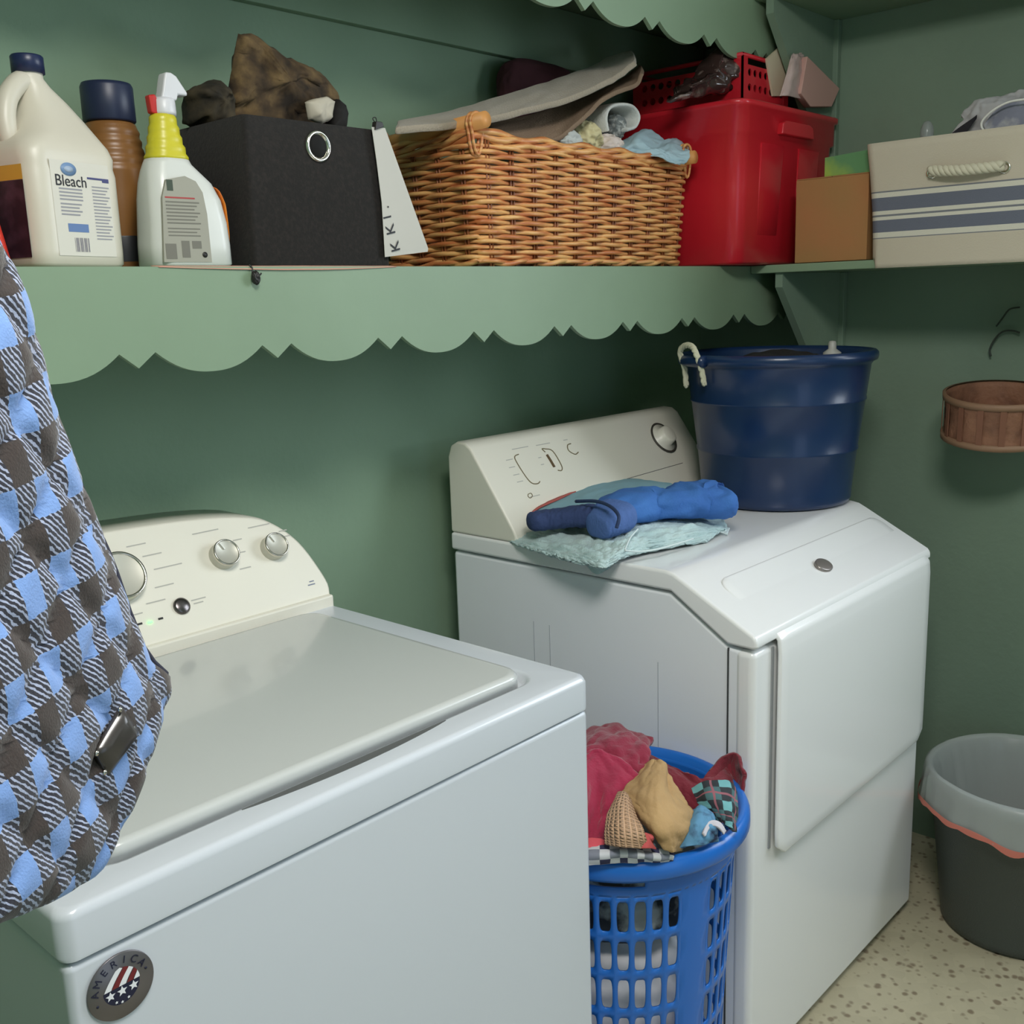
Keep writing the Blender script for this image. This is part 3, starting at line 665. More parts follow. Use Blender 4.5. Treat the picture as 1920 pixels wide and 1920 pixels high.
wedge('black_pouch', [(618, 205), (630, 185), (642, 195), (648, 215), (640, 250), (615, 245)], -.18, .02, mat('black_cloth', S(24, 22, 21), .8), 'small black pouch corner beside the whitish cloth in the black box', 'pouch', amp=.002, seed=9)

# paper sign strip with a binder clip
ys = -.303
sg = thing('paper_sign', AY(745, 480, ys), 'white paper strip with sideways black letters, leaning between black box and wicker basket', 'sign')
pp = [AY(px, py, ys + (.008 if k in (2, 3) else 0)) for k, (px, py) in enumerate(((697, 238), (722, 240), (803, 470), (803, 474), (722, 482), (716, 380), (706, 300)))]
pp[2] = AY(803, 466, ys + .004); pp[3] = AY(802, 472, ys + .004)
V = pp + [p + Vector((0, .0008, 0)) for p in pp]; n = len(pp)
mk('paper', V, [tuple(range(n)), tuple(range(2 * n - 1, n - 1, -1))] + [(i, (i + 1) % n, n + (i + 1) % n, n + i) for i in range(n)], mat('white_card', S(196, 193, 184), .7), sg)
pap = sg.children[0]
for ch, px, py, s in (('K', 742, 462, .026), ('K', 733, 430, .026), ('I', 727, 407, .024), ('.', 723, 389, .022)):
    c_ = AY(px, py, ys - .0005); text('printed_letter', ch, s, c_, Vector((-.22, 0, 1)), Vector((-1, 0, -.22)), M_ink, pap)
bc_ = thing('binder_clip', AY(710, 232, -.30), 'small black binder clip at the top of the paper strip', 'clip')
c0 = AY(709, 240, -.302); prism('clip_body', [(c0.x - .009, c0.z - .004), (c0.x + .009, c0.z + .002), (c0.x + .006, c0.z + .009), (c0.x - .006, c0.z + .009)], -.306, -.296, XZ, M_dark, bc_, bevel=.001)
tube('clip_wire', [(c0.x - .005, -.301, c0.z + .008), (c0.x - .009, -.301, c0.z + .013), (c0.x - .003, -.301, c0.z + .015), (c0.x - .001, -.301, c0.z + .008)], .0008, M_dark, bc_, spline=12, seg=6)
# black clip hanging on the shelf edge
k0 = AY(475, 517, YS - .011)
kk = thing('shelf_clip', (k0.x, k0.y, k0.z), 'tiny black clip hanging on the front edge of the long shelf', 'clip')
lump('clip_body', (k0.x, YS - .0165, k0.z - .003), (.0055, .0055, .009), M_dark, kk, amp=.3, fs=1.6, seed=2, sub=3)
tube('clip_arm', [(k0.x - .002, YS - .012, k0.z + .003), (k0.x - .001, YS - .011, k0.z + .011), (k0.x - .004, YS - .008, k0.z + .0145)], .0012, M_dark, kk, spline=8, seg=6)
tube('clip_arm', [(k0.x + .002, YS - .016, k0.z + .0), (k0.x + .007, YS - .017, k0.z + .001), (k0.x + .0095, YS - .016, k0.z + .003)], .0012, M_dark, kk, spline=8, seg=6)

# wicker basket
def wick_mat(name, a, b):
    m, nt, bb, tc, s_ = base(name, .45)
    n = nt.nodes.new('ShaderNodeTexNoise'); n.inputs['Scale'].default_value = 1; n.inputs['Detail'].default_value = 3
    mp = nt.nodes.new('ShaderNodeMapping'); mp.inputs['Scale'].default_value = (14, 14, 130); nt.links.new(tc.outputs['Object'], mp.inputs[0]); nt.links.new(mp.outputs[0], n.inputs['Vector'])
    r = nt.nodes.new('ShaderNodeValToRGB'); r.color_ramp.elements[0].position = .38; r.color_ramp.elements[1].position = .62; r.color_ramp.elements[0].color = a; r.color_ramp.elements[1].color = b
    nt.links.new(n.outputs['Fac'], r.inputs[0]); nt.links.new(r.outputs[0], bb.inputs['Base Color']); return m
M_wick = wick_mat('honey_wicker', S(190, 112, 64), S(232, 178, 112)); M_wick2 = wick_mat('dark_wicker_stake', S(120, 66, 36), S(160, 96, 54))
WKX0, WKX1, WKY0, WKY1, WKH = 1.022, 1.680, -.296, -.03, .222
wk = thing('wicker_basket', ((WKX0 + WKX1) / 2, (WKY0 + WKY1) / 2, Z0), 'honey-coloured rectangular wicker basket overflowing with linens on the long shelf', 'basket')
wcx, wcy, whx, why = (WKX0 + WKX1) / 2, (WKY0 + WKY1) / 2, (WKX1 - WKX0) / 2, (WKY1 - WKY0) / 2
def wperi(s, h):
    "s in 0..1 round the basket, h 0..1 height: slight flare"
    k = .955 + .045 * h; r = .03; hx, hy = whx * k, why * (.93 + .07 * h); P = 4 * (hx + hy); d = s * P
    for (ax, ay, bx, by) in ((-hx, -hy, hx, -hy), (hx, -hy, hx, hy), (hx, hy, -hx, hy), (-hx, hy, -hx, -hy)):
        L = math.hypot(bx - ax, by - ay)
        if d <= L: f = d / L; x, y = ax + (bx - ax) * f, ay + (by - ay) * f; break
        d -= L
    ox, oy = x, y                     # round corners
    if abs(x) > hx - r and abs(y) > hy - r:
        cx_, cy_ = math.copysign(hx - r, x), math.copysign(hy - r, y); v = Vector((x - cx_, y - cy_)); v = v.normalized() * r; x, y = cx_ + v.x, cy_ + v.y
    nx, ny = (0, math.copysign(1, oy)) if abs(oy) / hy > abs(ox) / hx else (math.copysign(1, ox), 0)
    if abs(ox) > hx - r and abs(oy) > hy - r: v = Vector((ox, oy)).normalized(); nx, ny = v.x, v.y
    return Vector((wcx + x, wcy + y, 0)), Vector((nx, ny, 0))
NST = 30; NS = 330; V = []; F = []; NR = 24
for row in range(NR):
    h = (row + .5) / NR * .9 + .02; z = Z0 + h * WKH; pts = []
    for i in range(NS):
        s = i / NS; p, nn = wperi(s, h); a = sin(pi * NST * s + pi * (row % 2)); dz = .0022 * noise.noise(Vector((s * 40, row * 3.3, 0)))
        rl = .016 * max(0, (.3 - abs(s - 0) * 8)) if False else 0
        pts.append(p + nn * (a * .0055) + Vector((0, 0, z + dz)))
    tubeg(pts, .0043, 6, True, V, F)
mk('woven_sides', V, F, M_wick, wk, smooth=True)
V = []; F = []
for i in range(NST):
    for off in (-.0035, .0035):
        P_ = []
        for h in (0, .3, .6, .95):
            p, nn = wperi(((i + .5) / NST + off / 1.8) % 1, h); P_.append(p + Vector((0, 0, Z0 + h * WKH)))
        tubeg(P_, .0024, 5, False, V, F)
mk('stakes', V, F, M_wick2, wk, smooth=True)
for k, (hh, rr, ph) in enumerate(((.925, .0058, 0), (.955, .006, 2), (.985, .0058, 4), (.035, .005, 1))):
    pts = []
    for i in range(220):
        p, nn = wperi(i / 220, hh); a = 2 * pi * i / 220 * 16 + ph; pts.append(p + nn * (.0035 * cos(a)) + Vector((0, 0, Z0 + hh * WKH + .0035 * sin(a) + .010 * max(0, 1 - min(i, 220 - i) / 9 if hh > .5 else 0))))
    tube('braided_rim' if hh > .5 else 'braided_foot', pts, rr, M_wick, wk, closed=True, seg=7)
box('woven_bottom', (WKX0 + .03, WKX1 - .03, WKY0 + .03, WKY1 - .03, Z0 + .002, Z0 + .008), M_wick2, wk)
M_dowel = mat('pale_wood_dowel', S(214, 150, 84), .5)
for xx in (WKX0 + .008, WKX1 - .008):
    d_ = tube('handle_dowel', [(xx, WKY0 - .022, Z0 + WKH + .016), (xx, WKY1 + .01, Z0 + WKH + .004)], .0135, M_dowel, wk, seg=20)
    if xx > 1.3: d_.location.z -= .014; d_.location.x -= .003
    for yy, q in ((WKY0 + .004, 0), (WKY1 - .02, 0)):
        for dy in (-.005, .004):
            tube('handle_lashing', [(xx + .016 * cos(t) * (1 if sin(t) > 0 else .8), yy + dy, Z0 + WKH + .012 + (.018 * sin(t) if sin(t) > 0 else .05 * sin(t))) for t in [2 * pi * i / 20 for i in range(20)]], .0028, M_wick, wk, seg=6, closed=True)

# linens in the wicker basket
M_mat = mat('taupe_bath_mat', S(160, 148, 130), .95, bump=(260, .6), sheen=.3)
def mat_slab(rows, name, label, m=M_mat, th=.012):
    o = cloth(name, rows, m, None, nu=70, nv=24, wr=.002, fs=7, thick=th, seed=len(name)); d = o.modifiers.new('sub', 'SUBSURF'); d.levels = 1; d.render_levels = 1
    return tag(o, label, 'bath mat', 'folded bath mats on the wicker basket')
yA, yB = -.235, -.06
def slant(low, up, ylo, yup, n=9):
    A_ = [AY(px, py, ylo) for px, py in low]; B_ = [AY(px, py, yup) for px, py in up]
    return [A_, [a.lerp(b, .5) + Vector((0, -.004, .003)) for a, b in zip(A_, B_)], B_]
mat_slab(slant([(740, 246), (850, 236), (915, 226), (995, 207), (1065, 188), (1130, 160), (1168, 138), (1192, 118)], [(745, 234), (850, 212), (905, 196), (985, 172), (1050, 150), (1110, 128), (1150, 108), (1184, 100)], -.262, -.15),
         'bath_mat', 'taupe folded bath mat lying slantwise on the wicker basket, the upper layer', th=.012)
mat_slab(slant([(915, 262), (985, 272), (1045, 262), (1090, 226), (1130, 188), (1165, 170), (1192, 160), (1204, 138)], [(915, 236), (985, 220), (1045, 204), (1095, 186), (1132, 170), (1160, 155), (1185, 138), (1200, 124)], -.250, -.155),
         'bath_mat', 'browner bath mat layer beneath the taupe one, its tip curling lower right', m=mat('brown_taupe_mat', S(136, 114, 94), .95, bump=(260, .6)), th=.009)
tag(lump('pillow', AY(1000, 175, -.045) + Vector((.02, 0, -.01)), (.125, .035, .075), mat('maroon_pillow', S(84, 44, 52), .9), None, amp=.06, fs=1.5, seed=4, shape=lambda p: Vector((math.copysign(abs(p.x) ** .6, p.x), p.y, math.copysign(abs(p.z) ** .6, p.z)))), 'dark maroon cushion standing behind the bath mats against the wall', 'cushion')
def clump(name, px, py, y, r, m, label, seed, amp=.22, fs=1.6, cat='cloth', **k):
    return tag(lump(name, AY(px, py, y), r, m, None, amp=amp, fs=fs, seed=seed, **k), label, cat)
clump('folded_cloth', 1086, 262, -.19, (.040, .05, .034), mat('pale_yellow_cloth', S(214, 204, 160), .9), 'pale yellow cloth bunched in the wicker basket', 11)
clump('folded_cloth', 1128, 278, -.20, (.036, .05, .026), mat('pinkish_white_cloth', S(226, 212, 204), .9), 'pinkish white cloth beside the pale yellow one in the wicker basket', 12)
clump('folded_cloth', 1065, 268, -.235, (.035, .02, .024), mat('pale_grey_cloth', S(196, 200, 196), .9), 'pale grey cloth corner under the bath mats in the basket', 13)
# rolled white towel (C shape)
rp = [AY(1122, 250, -.2), AY(1118, 225, -.2), AY(1126, 205, -.2), AY(1148, 199, -.2), AY(1170, 204, -.2), AY(1180, 222, -.2), AY(1174, 240, -.2), AY(1158, 246, -.2)]
V = []; F = []
sp_ = [cr(rp, i / 40) for i in range(41)]
for j, yo in enumerate((-.03, .0, .05)):
    for p in sp_: V.append(p + Vector((0, yo, 0)))
for j in range(2):
    for i in range(40): F.append((j * 41 + i, j * 41 + i + 1, (j + 1) * 41 + i + 1, (j + 1) * 41 + i))
rt = mk('rolled_towel', V, F, mat('white_towel', S(214, 216, 212), .95, bump=(300, .5)), None, smooth=True, solid=.010, soff=0); rt.modifiers.new('b', 'SUBSURF').render_levels = 1
tag(rt, 'white towel curled into a hook shape above the wicker basket', 'towel')
clump('folded_cloth', 1150, 240, -.185, (.02, .03, .026), mat('dark_grey_print_cloth', S(110, 116, 116), .9, vary=(60, S(190, 192, 188), .45, .6)), 'grey patterned cloth inside the curled white towel', 15)
LB = mat('light_blue_cloth', S(166, 192, 202), .85)
lb_ = cloth('draped_cloth', [[AY(1180, 262, -.20), AY(1215, 244, -.22), AY(1245, 262, -.24), AY(1270, 262, -.25), AY(1290, 280, -.27)],
                       [AY(1160, 280, -.25), AY(1190, 262, -.27), AY(1222, 276, -.285), AY(1255, 278, -.30), AY(1292, 283, -.318)],
                       [AY(1180, 288, -.27), AY(1205, 284, -.29), AY(1238, 286, -.31), AY(1262, 296, -.322), AY(1290, 300, -.328)],
                       [AY(1190, 292, -.28), AY(1215, 292, -.30), AY(1244, 298, -.322), AY(1266, 308, -.328), AY(1283, 306, -.330)]], LB, None, wr=.006, fs=11, thick=.003, seed=3)
tag(lb_, 'light blue cloth hanging over the front right rim of the wicker basket', 'cloth')
clump('folded_cloth', 1195, 282, -.22, (.05, .05, .025), mat('grey_blue_cloth', S(152, 172, 180), .9), 'grey-blue cloth bunched under the hanging light blue one', 16)
box('linen_pile', (WKX0 + .05, WKX1 - .05, WKY0 + .05, WKY1 - .03, Z0 + .01, Z0 + .19), mat('beige_linen', S(150, 138, 118), .9), None, bevel=.02)
tag(bpy.data.objects['linen_pile'], 'beige folded linen filling the wicker basket up to its rim', 'linen')

# red storage tub in the corner, and what it holds
M_tub = mat('red_tub_plastic', S(204, 34, 48), .32, coat=.2)
RX0, RX1, RY0, RY1, RH = 1.712, 2.178, -.408, -.03, .338
rx, ry, rhx, rhy = (RX0 + RX1) / 2, (RY0 + RY1) / 2, (RX1 - RX0) / 2, (RY1 - RY0) / 2
rt_ = thing('storage_tub', (rx, ry, Z0), 'large red plastic storage tub in the corner, right of the wicker basket', 'tub')
loft('tub_body', [(rx, ry, Z0, rhx - .032, rhy - .032, .03), (rx, ry, Z0 + .006, rhx - .026, rhy - .026, .032), (rx, ry, Z0 + .16, rhx - .018, rhy - .018, .034), (rx, ry, Z0 + .27, rhx - .013, rhy - .013, .034), (rx, ry, Z0 + .274, rhx - .007, rhy - .007, .034), (rx, ry, Z0 + .322, rhx - .006, rhy - .006, .034), (rx, ry, Z0 + .324, rhx - .001, rhy - .001, .034), (rx, ry, Z0 + .334, rhx, rhy, .034), (rx, ry, Z0 + .337, rhx - .003, rhy - .003, .034)], M_tub, rt_, capt=False, solid=.0035, soff=-1)
for x_ in (rx - .085, rx + .085): loft('moulded_rib', [(x_, RY0 + .0305, Z0 + .01, .045, .004, .003), (x_, RY0 + .0145, Z0 + .255, .05, .004, .003)], M_tub, rt_, n=3)
prism('hand_grip', [(rx - .075, Z0 + .276), (rx - .07, Z0 + .300), (rx - .055, Z0 + .306), (rx + .055, Z0 + .306), (rx + .07, Z0 + .300), (rx + .075, Z0 + .276)], RY0 - .006, RY0 + .010, XZ, M_tub, rt_, bevel=.003)
# small perforated red basket standing in the tub
sb_ = thing('mesh_basket', (1.80, -.25, Z0 + .22), 'smaller red plastic basket with round holes, sitting inside the red tub', 'basket')
QX0, QY0, QY1, QX1 = 1.80, -.345, -.06, 2.02
def holed(name, p0, ux, uz, wdt, hgt, nx, nz, rad, m, parent, nrm, th=.003):
    V = []; F = []; K = 16; cw, chh = wdt / nx, hgt / nz
    for i in range(nx):
        for j in range(nz):
            cx_, cz_ = (i + .5) * cw, (j + .5) * chh; s0 = len(V)
            for k in range(K):
                a = 2 * pi * k / K + pi / 4; c_, s_ = cos(a), sin(a); mx = max(abs(c_), abs(s_)); V.append(p0 + ux * (cx_ + c_ / mx * cw / 2) + uz * (cz_ + s_ / mx * chh / 2))
            for k in range(K): a = 2 * pi * k / K + pi / 4; V.append(p0 + ux * (cx_ + rad * cos(a)) + uz * (cz_ + rad * sin(a)))
            for k in range(K): F.append((s0 + k, s0 + (k + 1) % K, s0 + K + (k + 1) % K, s0 + K + k))
    return mk(name, V, F, m, parent, merge=True, solid=th, soff=0)
zt = AY(1390, 97, QY0).z; QX0 = AY(1392, 120, QY0).x; QX1 = QX0 + .20
zb_ = Z0 + .24
def hole_side(p0, u, L):
    holed('perforated_side', p0 + Vector((0, 0, zb_)) + u * .018, u, Vector((0, 0, 1)), L - .036, zt - .022 - zb_, int((L - .03) / .022), 6, .0078, M_tub, sb_, None)
for p0, u, L in ((Vector((QX0, QY0, 0)), Vector((1, 0, 0)), .20), (Vector((QX0, QY0, 0)), Vector((0, 1, 0)), QY1 - QY0), (Vector((QX0, QY1, 0)), Vector((1, 0, 0)), .20), (Vector((QX1, QY0, 0)), Vector((0, 1, 0)), QY1 - QY0)):
    hole_side(p0, u, L)
for cb_ in [(QX0 - .0025, QX0 + .019, QY0 - .0025, QY0 + .0015, zb_, zt), (QX0 - .0025, QX0 + .0015, QY0 - .0025, QY0 + .02, zb_, zt), (QX1 - .019, QX1 + .0025, QY0 - .0025, QY0 + .0015, zb_, zt), (QX0 - .0025, QX0 + .0015, QY1 - .02, QY1 + .0025, zb_, zt)]: box('corner_band', cb_, M_tub, sb_)
tube('rolled_rim', [(QX0, QY0, zt - .004), (QX1, QY0, zt - .004), (QX1, QY1, zt - .004), (QX0, QY1, zt - .004)], .005, M_tub, sb_, closed=True, seg=8)
box('basket_floor', (QX0, QX1, QY0, QY1, zb_ - .004, zb_), M_tub, sb_)
M_card = mat('cream_card', S(214, 198, 172), .7)
def slab(name, pts, y0, y1, m, label, cat, tilt=0, **k):
    P_ = [AY(px, py, y0) for px, py in pts]; V = [p for p in P_] + [p + Vector((tilt, y1 - y0, 0)) for p in P_]; n = len(P_)
    return tag(mk(name, V, [tuple(range(n)), tuple(range(2 * n - 1, n - 1, -1))] + [(i, (i + 1) % n, n + (i + 1) % n, n + i) for i in range(n)], m, None, **k), label, cat)
slab('card_sheet', [(1438, 110), (1465, 86), (1482, 108), (1500, 180), (1450, 180)], -.352, -.347, M_card, 'cream card corner sticking up between the red basket and pink box', 'card')
slab('pink_box', [(1502, 175), (1514, 105), (1575, 166), (1560, 200), (1520, 200)], -.398, -.381, mat('dusty_pink_card', S(204, 160, 150), .6), 'dusty pink flat box leaning in the right side of the red tub', 'box', bevel=.002)
cp_ = cloth('plastic_bag', [[AY(1462, 180, -.385), AY(1474, 140, -.385), AY(1484, 104, -.383), AY(1492, 100, -.38)], [AY(1478, 180, -.395), AY(1488, 140, -.395), AY(1496, 106, -.392), AY(1500, 100, -.385)], [AY(1512, 188, -.385), AY(1512, 150, -.385), AY(1508, 115, -.385), AY(1504, 102, -.38)]],
           mat('clear_pinkish_plastic', S(226, 200, 196), .12, alpha=.72, spec=.8), None, wr=.004, fs=14, thick=.001, seed=6, nu=40, nv=20)
tag(cp_, 'clear pinkish plastic bag standing upright in the red tub', 'bag')
wedge('plastic_wrap', [(1345, 90), (1370, 84), (1385, 100), (1388, 170), (1300, 185), (1250, 188), (1280, 165), (1320, 150), (1335, 125)], -.30, .03, mat('dark_glossy_film', S(66, 48, 46), .15, vary=(40, S(150, 132, 124), .55, .7), spec=.8), 'dark shiny crumpled plastic wrap at the left of the red basket', 'plastic wrap', amp=.006, seed=12)
tag(box('stored_linen', (RX0 + .05, RX1 - .05, RY0 + .05, RY1 - .05, Z0 + .008, Z0 + .205), mat('dark_red_cloth', S(96, 34, 36), .9), None, bevel=.015), 'dark red folded cloth low inside the red tub', 'cloth')

# cardboard box, green folder, striped bin on the right shelf
M_cb = mat('orange_brown_cardboard', S(172, 118, 74), .8, vary=(5, S(158, 122, 74), .35, .65))
cb = thing('cardboard_box', (1.985, -.52, Z0), 'plain orange-brown cardboard box between the red tub and the striped bin', 'box')
box('carton', (1.893, 2.10, -.603, -.437, Z0, 1.624), M_cb, cb, bevel=.001)
box('top_flap', (1.894, 2.099, -.602, -.521, 1.6245, 1.6265), M_cb, cb); box('top_flap', (1.894, 2.099, -.519, -.438, 1.6245, 1.6265), M_cb, cb)
P_ = [AX(1548, 296, 1.90), AX(1618, 284, 1.90)]
gf = [(1.897, P_[0].y, 1.627), (1.897, -.602, 1.627), (1.897, -.602, P_[1].z + .002), (1.897, P_[0].y, P_[0].z)]
V = [Vector(p) for p in gf] + [Vector(p) + Vector((.14, 0, 0)) for p in gf]
gg_ = mk('file_folder', V, [(0, 1, 2, 3), (7, 6, 5, 4), (0, 1, 5, 4), (1, 2, 6, 5), (2, 3, 7, 6), (3, 0, 4, 7)], mat('green_folder', S(94, 142, 96), .5, vary=(9, S(150, 176, 76), .42, .6)), None)
tag(gg_, 'green and yellow packet lying on top of the cardboard box', 'packet')

def stripemat():
    m, nt, b, tc, sp = base('striped_canvas', .9); nt.links.new(tc.outputs['Object'], sp.inputs[0]); z = sp.outputs[2]
    r = nt.nodes.new('ShaderNodeValToRGB'); r.color_ramp.interpolation = 'CONSTANT'; nt.links.new(math_n(nt, 'MULTIPLY', z, 4), r.inputs[0])
    cr_ = S(196, 186, 168); nv = S(104, 108, 122); th = S(120, 122, 128); wht = S(210, 206, 192)
    stops = [(0, cr_), (.057, th), (.0595, wht), (.070, nv), (.0945, wht), (.1015, th), (.1045, wht), (.1125, nv), (.139, wht), (.1485, th), (.1515, cr_)]
    e = r.color_ramp.elements; e[0].position = 0; e[0].color = cr_; e[1].position = stops[1][0] * 4; e[1].color = stops[1][1]
    for p, c_ in stops[2:]: q = e.new(p * 4); q.color = c_
    n = nt.nodes.new('ShaderNodeTexNoise'); n.inputs['Scale'].default_value = 350; nt.links.new(tc.outputs['Object'], n.inputs['Vector']); bp = nt.nodes.new('ShaderNodeBump'); bp.inputs['Strength'].default_value = .3; bp.inputs['Distance'].default_value = .002
    nt.links.new(n.outputs['Fac'], bp.inputs['Height']); nt.links.new(bp.outputs[0], b.inputs['Normal']); nt.links.new(r.outputs[0], b.inputs['Base Color']); return m
M_str = stripemat()
TY0, TY1, TX0 = -1.03, -.612, 1.866
zB = ZS - .016
bn_ = thing('canvas_bin', (2.0, -.82, zB), 'cream canvas bin with blue-grey stripes and a rope handle, on the right shelf', 'bin')
ty, thy = (TY0 + TY1) / 2, (TY1 - TY0) / 2
V = []; F = []; q = 60
# soft bin: front wall droops slightly over the shelf edge
def ringp(z, grow, lip):
    o = []
    for x, y in rrect(.15 + grow, thy + grow, .02, 14): o.append(Vector((TX0 + .15 + x + (0 if x > -.12 else 0), ty + y, z)))
    return o
rings = [ringp(zB + .0175, -.0075, 0), ringp(zB + .0215, -.007, 0), ringp(zB + .06, -.006, 0), ringp(zB + .12, -.003, 0), ringp(zB + .19, .002, 0), ringp(zB + .232, .006, 0), ringp(zB + .248, .007, 0)]
for k, rg in enumerate(rings):
    for p in rg:
        a = noise.noise(Vector((p.y * 9, p.z * 7, 3))) * .004
        fr = k < 2 and p.x < XS - .004; V.append(p + Vector((a if p.x < 1.95 and not fr else 0, 0, (-.0195 if k == 0 else -.014) if fr else 0)))
qn = len(rings[0])
for j in range(len(rings) - 1):
    for i in range(qn): F.append((j * qn + i, j * qn + (i + 1) % qn, (j + 1) * qn + (i + 1) % qn, (j + 1) * qn + i))
F.append(tuple(range(qn)))
mk('canvas_body', V, F, M_str, bn_, smooth=True, solid=.005, soff=-1)
M_rope = mat('cream_rope', S(206, 200, 178), .9)
hy0, hy1, hz = AX(1748, 324, TX0), AX(1884, 314, TX0), 0
ropeV = []; ropeF = []
for s in range(3):
    pts = []
    for i in range(60):
        t = i / 59; p = hy0.lerp(hy1, t) + Vector((-.012 - .010 * sin(pi * t), 0, -.004 * sin(pi * t) + .003)); a = 2 * pi * (t * 4.2 + s / 3); pts.append(p + Vector((cos(a) * .0048, 0, sin(a) * .0048)))
    tubeg(pts, .0062, 8, False, ropeV, ropeF)
rp_ = mk('rope_handle', ropeV, ropeF, M_rope, bn_, smooth=True)
for h in (hy0, hy1): lathe('grommet', [(.006, 0), (.009, .002), (.011, .0015), (.0115, 0)], h + Vector((-.0015, 0, 0)), MATS['polished_silver'], bn_, axis=(-1, 0, 0), seg=24, cap0=False)

# things in and behind the striped bin
def AXc(name, rows, x_, m, label, cat, **k): return tag(cloth(name, [[AX(px, py, x_ + dx) for px, py, dx in r] for r in rows], m, None, **k), label, cat)
AXc('crumpled_shirt', [[(1800, 215, .02), (1840, 190, .03), (1880, 182, .04), (1925, 170, .05), (1960, 170, .05)], [(1805, 225, -.0), (1835, 200, -.005), (1880, 200, -.0), (1925, 190, 0), (1960, 190, 0)], [(1780, 262, .005), (1830, 255, -.005), (1880, 235, -.01), (1925, 230, -.01), (1960, 225, -.01)], [(1765, 285, .02), (1820, 285, .02), (1880, 285, .02), (1925, 285, .02), (1960, 285, .02)]], 1.95,
    mat('grey_white_cloth', S(172, 170, 172), .9), 'pale grey crumpled shirt heaped in the striped bin', 'clothing', wr=.010, fs=9, seed=4)
AXc('dark_strap', [[(1770, 262, 0), (1800, 238, 0), (1832, 216, 0)], [(1762, 275, .004), (1800, 262, .004), (1830, 222, .004)]], 1.925, mat('black_strap', S(36, 34, 40), .8), 'dark strap slanting out of the left side of the striped bin', 'strap', wr=.001, thick=.004, nu=20, nv=6)
AXc('glass_bowl', [[(1845, 235, .0), (1870, 205, .01), (1910, 190, .01), (1960, 180, .01)], [(1850, 250, -.01), (1880, 225, -.005), (1915, 215, -.005), (1960, 205, -.01)], [(1865, 262, -.01), (1890, 260, -.01), (1920, 262, -.01), (1960, 262, -.01)]], 1.915, mat('slate_cloth', S(122, 124, 140), .8, vary=(25, S(176, 176, 178), .45, .65)), 'slate blue patterned cloth in the striped bin, edged with white cord', 'cloth', wr=.003, seed=8)
bpy.data.objects['glass_bowl'].name = 'patterned_cloth'
pc_ = bpy.data.objects['patterned_cloth']; cord = tube('white_cord', [AX(px, py, 1.90) for px, py in ((1925, 186), (1890, 192), (1858, 210), (1840, 232), (1850, 250), (1880, 262), (1925, 268))], .0022, mat('white_cord', S(224, 222, 216), .7), None, spline=40, seg=8)
cord.location = Vector(cord.location) - Vector(pc_.location); cord.parent = pc_
clump('toiletry_cap', 1738, 262, -.60, (.014, .014, .026), mat('hazy_clear_plastic', S(170, 176, 176), .2, alpha=.6), 'small hazy clear bottle tip behind the left rim of the striped bin', 2, amp=.02)
bpy.data.objects['toiletry_cap'].location += AX(1738, 250, 2.06) - AY(1738, 262, -.60)
lo = lump('brown_pouch', AX(1665, 262, 2.10), (.035, .06, .036), mat('brown_haze_cloth', S(104, 82, 72), .9), None, amp=.2, fs=1.5, seed=21); tag(lo, 'dull brown cloth bundle behind the left end of the striped bin', 'bundle')
lo.location.z = 1.6275
tag(box('folded_blanket', (1.90, 2.14, -1.0, -.645 - .03, ZS + .012, 1.66), mat('grey_fill_cloth', S(150, 148, 146), .9), None, bevel=.02), 'grey folded blanket filling the striped bin below the shirt', 'blanket')

# ---------------------------------------------------------------- on the dryer: blue tub and clothes
M_blue = mat('navy_blue_plastic', S(22, 46, 84), .3, coat=.1, bump=(18, .12))
UX, UY = 1.79, -.455
bt = thing('round_tub', (UX, UY, DZT), 'deep round navy blue plastic tub with rope handles, standing on the dryer', 'tub')
H = .330
pr = [(.150, 0), (.160, .004), (.163, .012), (.1635, .03), (.172, .115), (.1745, .117), (.1750, .121), (.1735, .124), (.186, .222), (.1885, .224), (.189, .228), (.1875, .231), (.196, .300), (.200, .306), (.2085, .310), (.2105, .317), (.210, .325), (.205, .330), (.199, .330), (.194, .322), (.190, .30), (.158, .012), (0, .010)]
lathe('tub_body', pr, (UX, UY, DZT + .0005), M_blue, bt, seg=72)
M_rope2 = mat('off_white_rope', S(206, 202, 176), .9)
def rope_handle(ang, name='rope_handle'):
    a = Vector((cos(ang), sin(ang), 0)); t = Vector((-sin(ang), cos(ang), 0)); c = Vector((UX, UY, DZT))
    pts = [c + a * .205 - t * .038 + Vector((0, 0, .262)), c + a * .210 - t * .036 + Vector((0, 0, .30)), c + a * .222 - t * .034 + Vector((0, 0, .335)), c + a * .222 - t * .015 + Vector((0, 0, .350)), c + a * .222 + t * .015 + Vector((0, 0, .350)), c + a * .222 + t * .034 + Vector((0, 0, .335)), c + a * .210 + t * .036 + Vector((0, 0, .30)), c + a * .205 + t * .038 + Vector((0, 0, .27))]
    V = []; F = []; base_ = [cr(pts, i / 60) for i in range(61)]
    for s in range(3):
        P_ = [p + a * (.0028 * cos(i * .62 + s * 2.1)) + Vector((0, 0, 1)) * (.0028 * sin(i * .62 + s * 2.1)) for i, p in enumerate(base_)]
        tubeg(P_, .0042, 7, False, V, F)
    mk(name, V, F, M_rope2, bt, smooth=True)
    tube('handle_clip', [c + a * .2085 - t * .044 + Vector((0, 0, .318)), c + a * .2135 + Vector((0, 0, .318)), c + a * .2085 + t * .044 + Vector((0, 0, .318))], .0125, M_blue, bt, seg=12, spline=12)
rope_handle(math.radians(152))
tag(lump('dark_laundry', (UX, UY, DZT + .24), (.165, .165, .088), mat('black_laundry', S(26, 24, 26), .9), None, amp=.12, fs=1.6, seed=33), 'dark clothing heaped inside the navy tub', 'clothing')
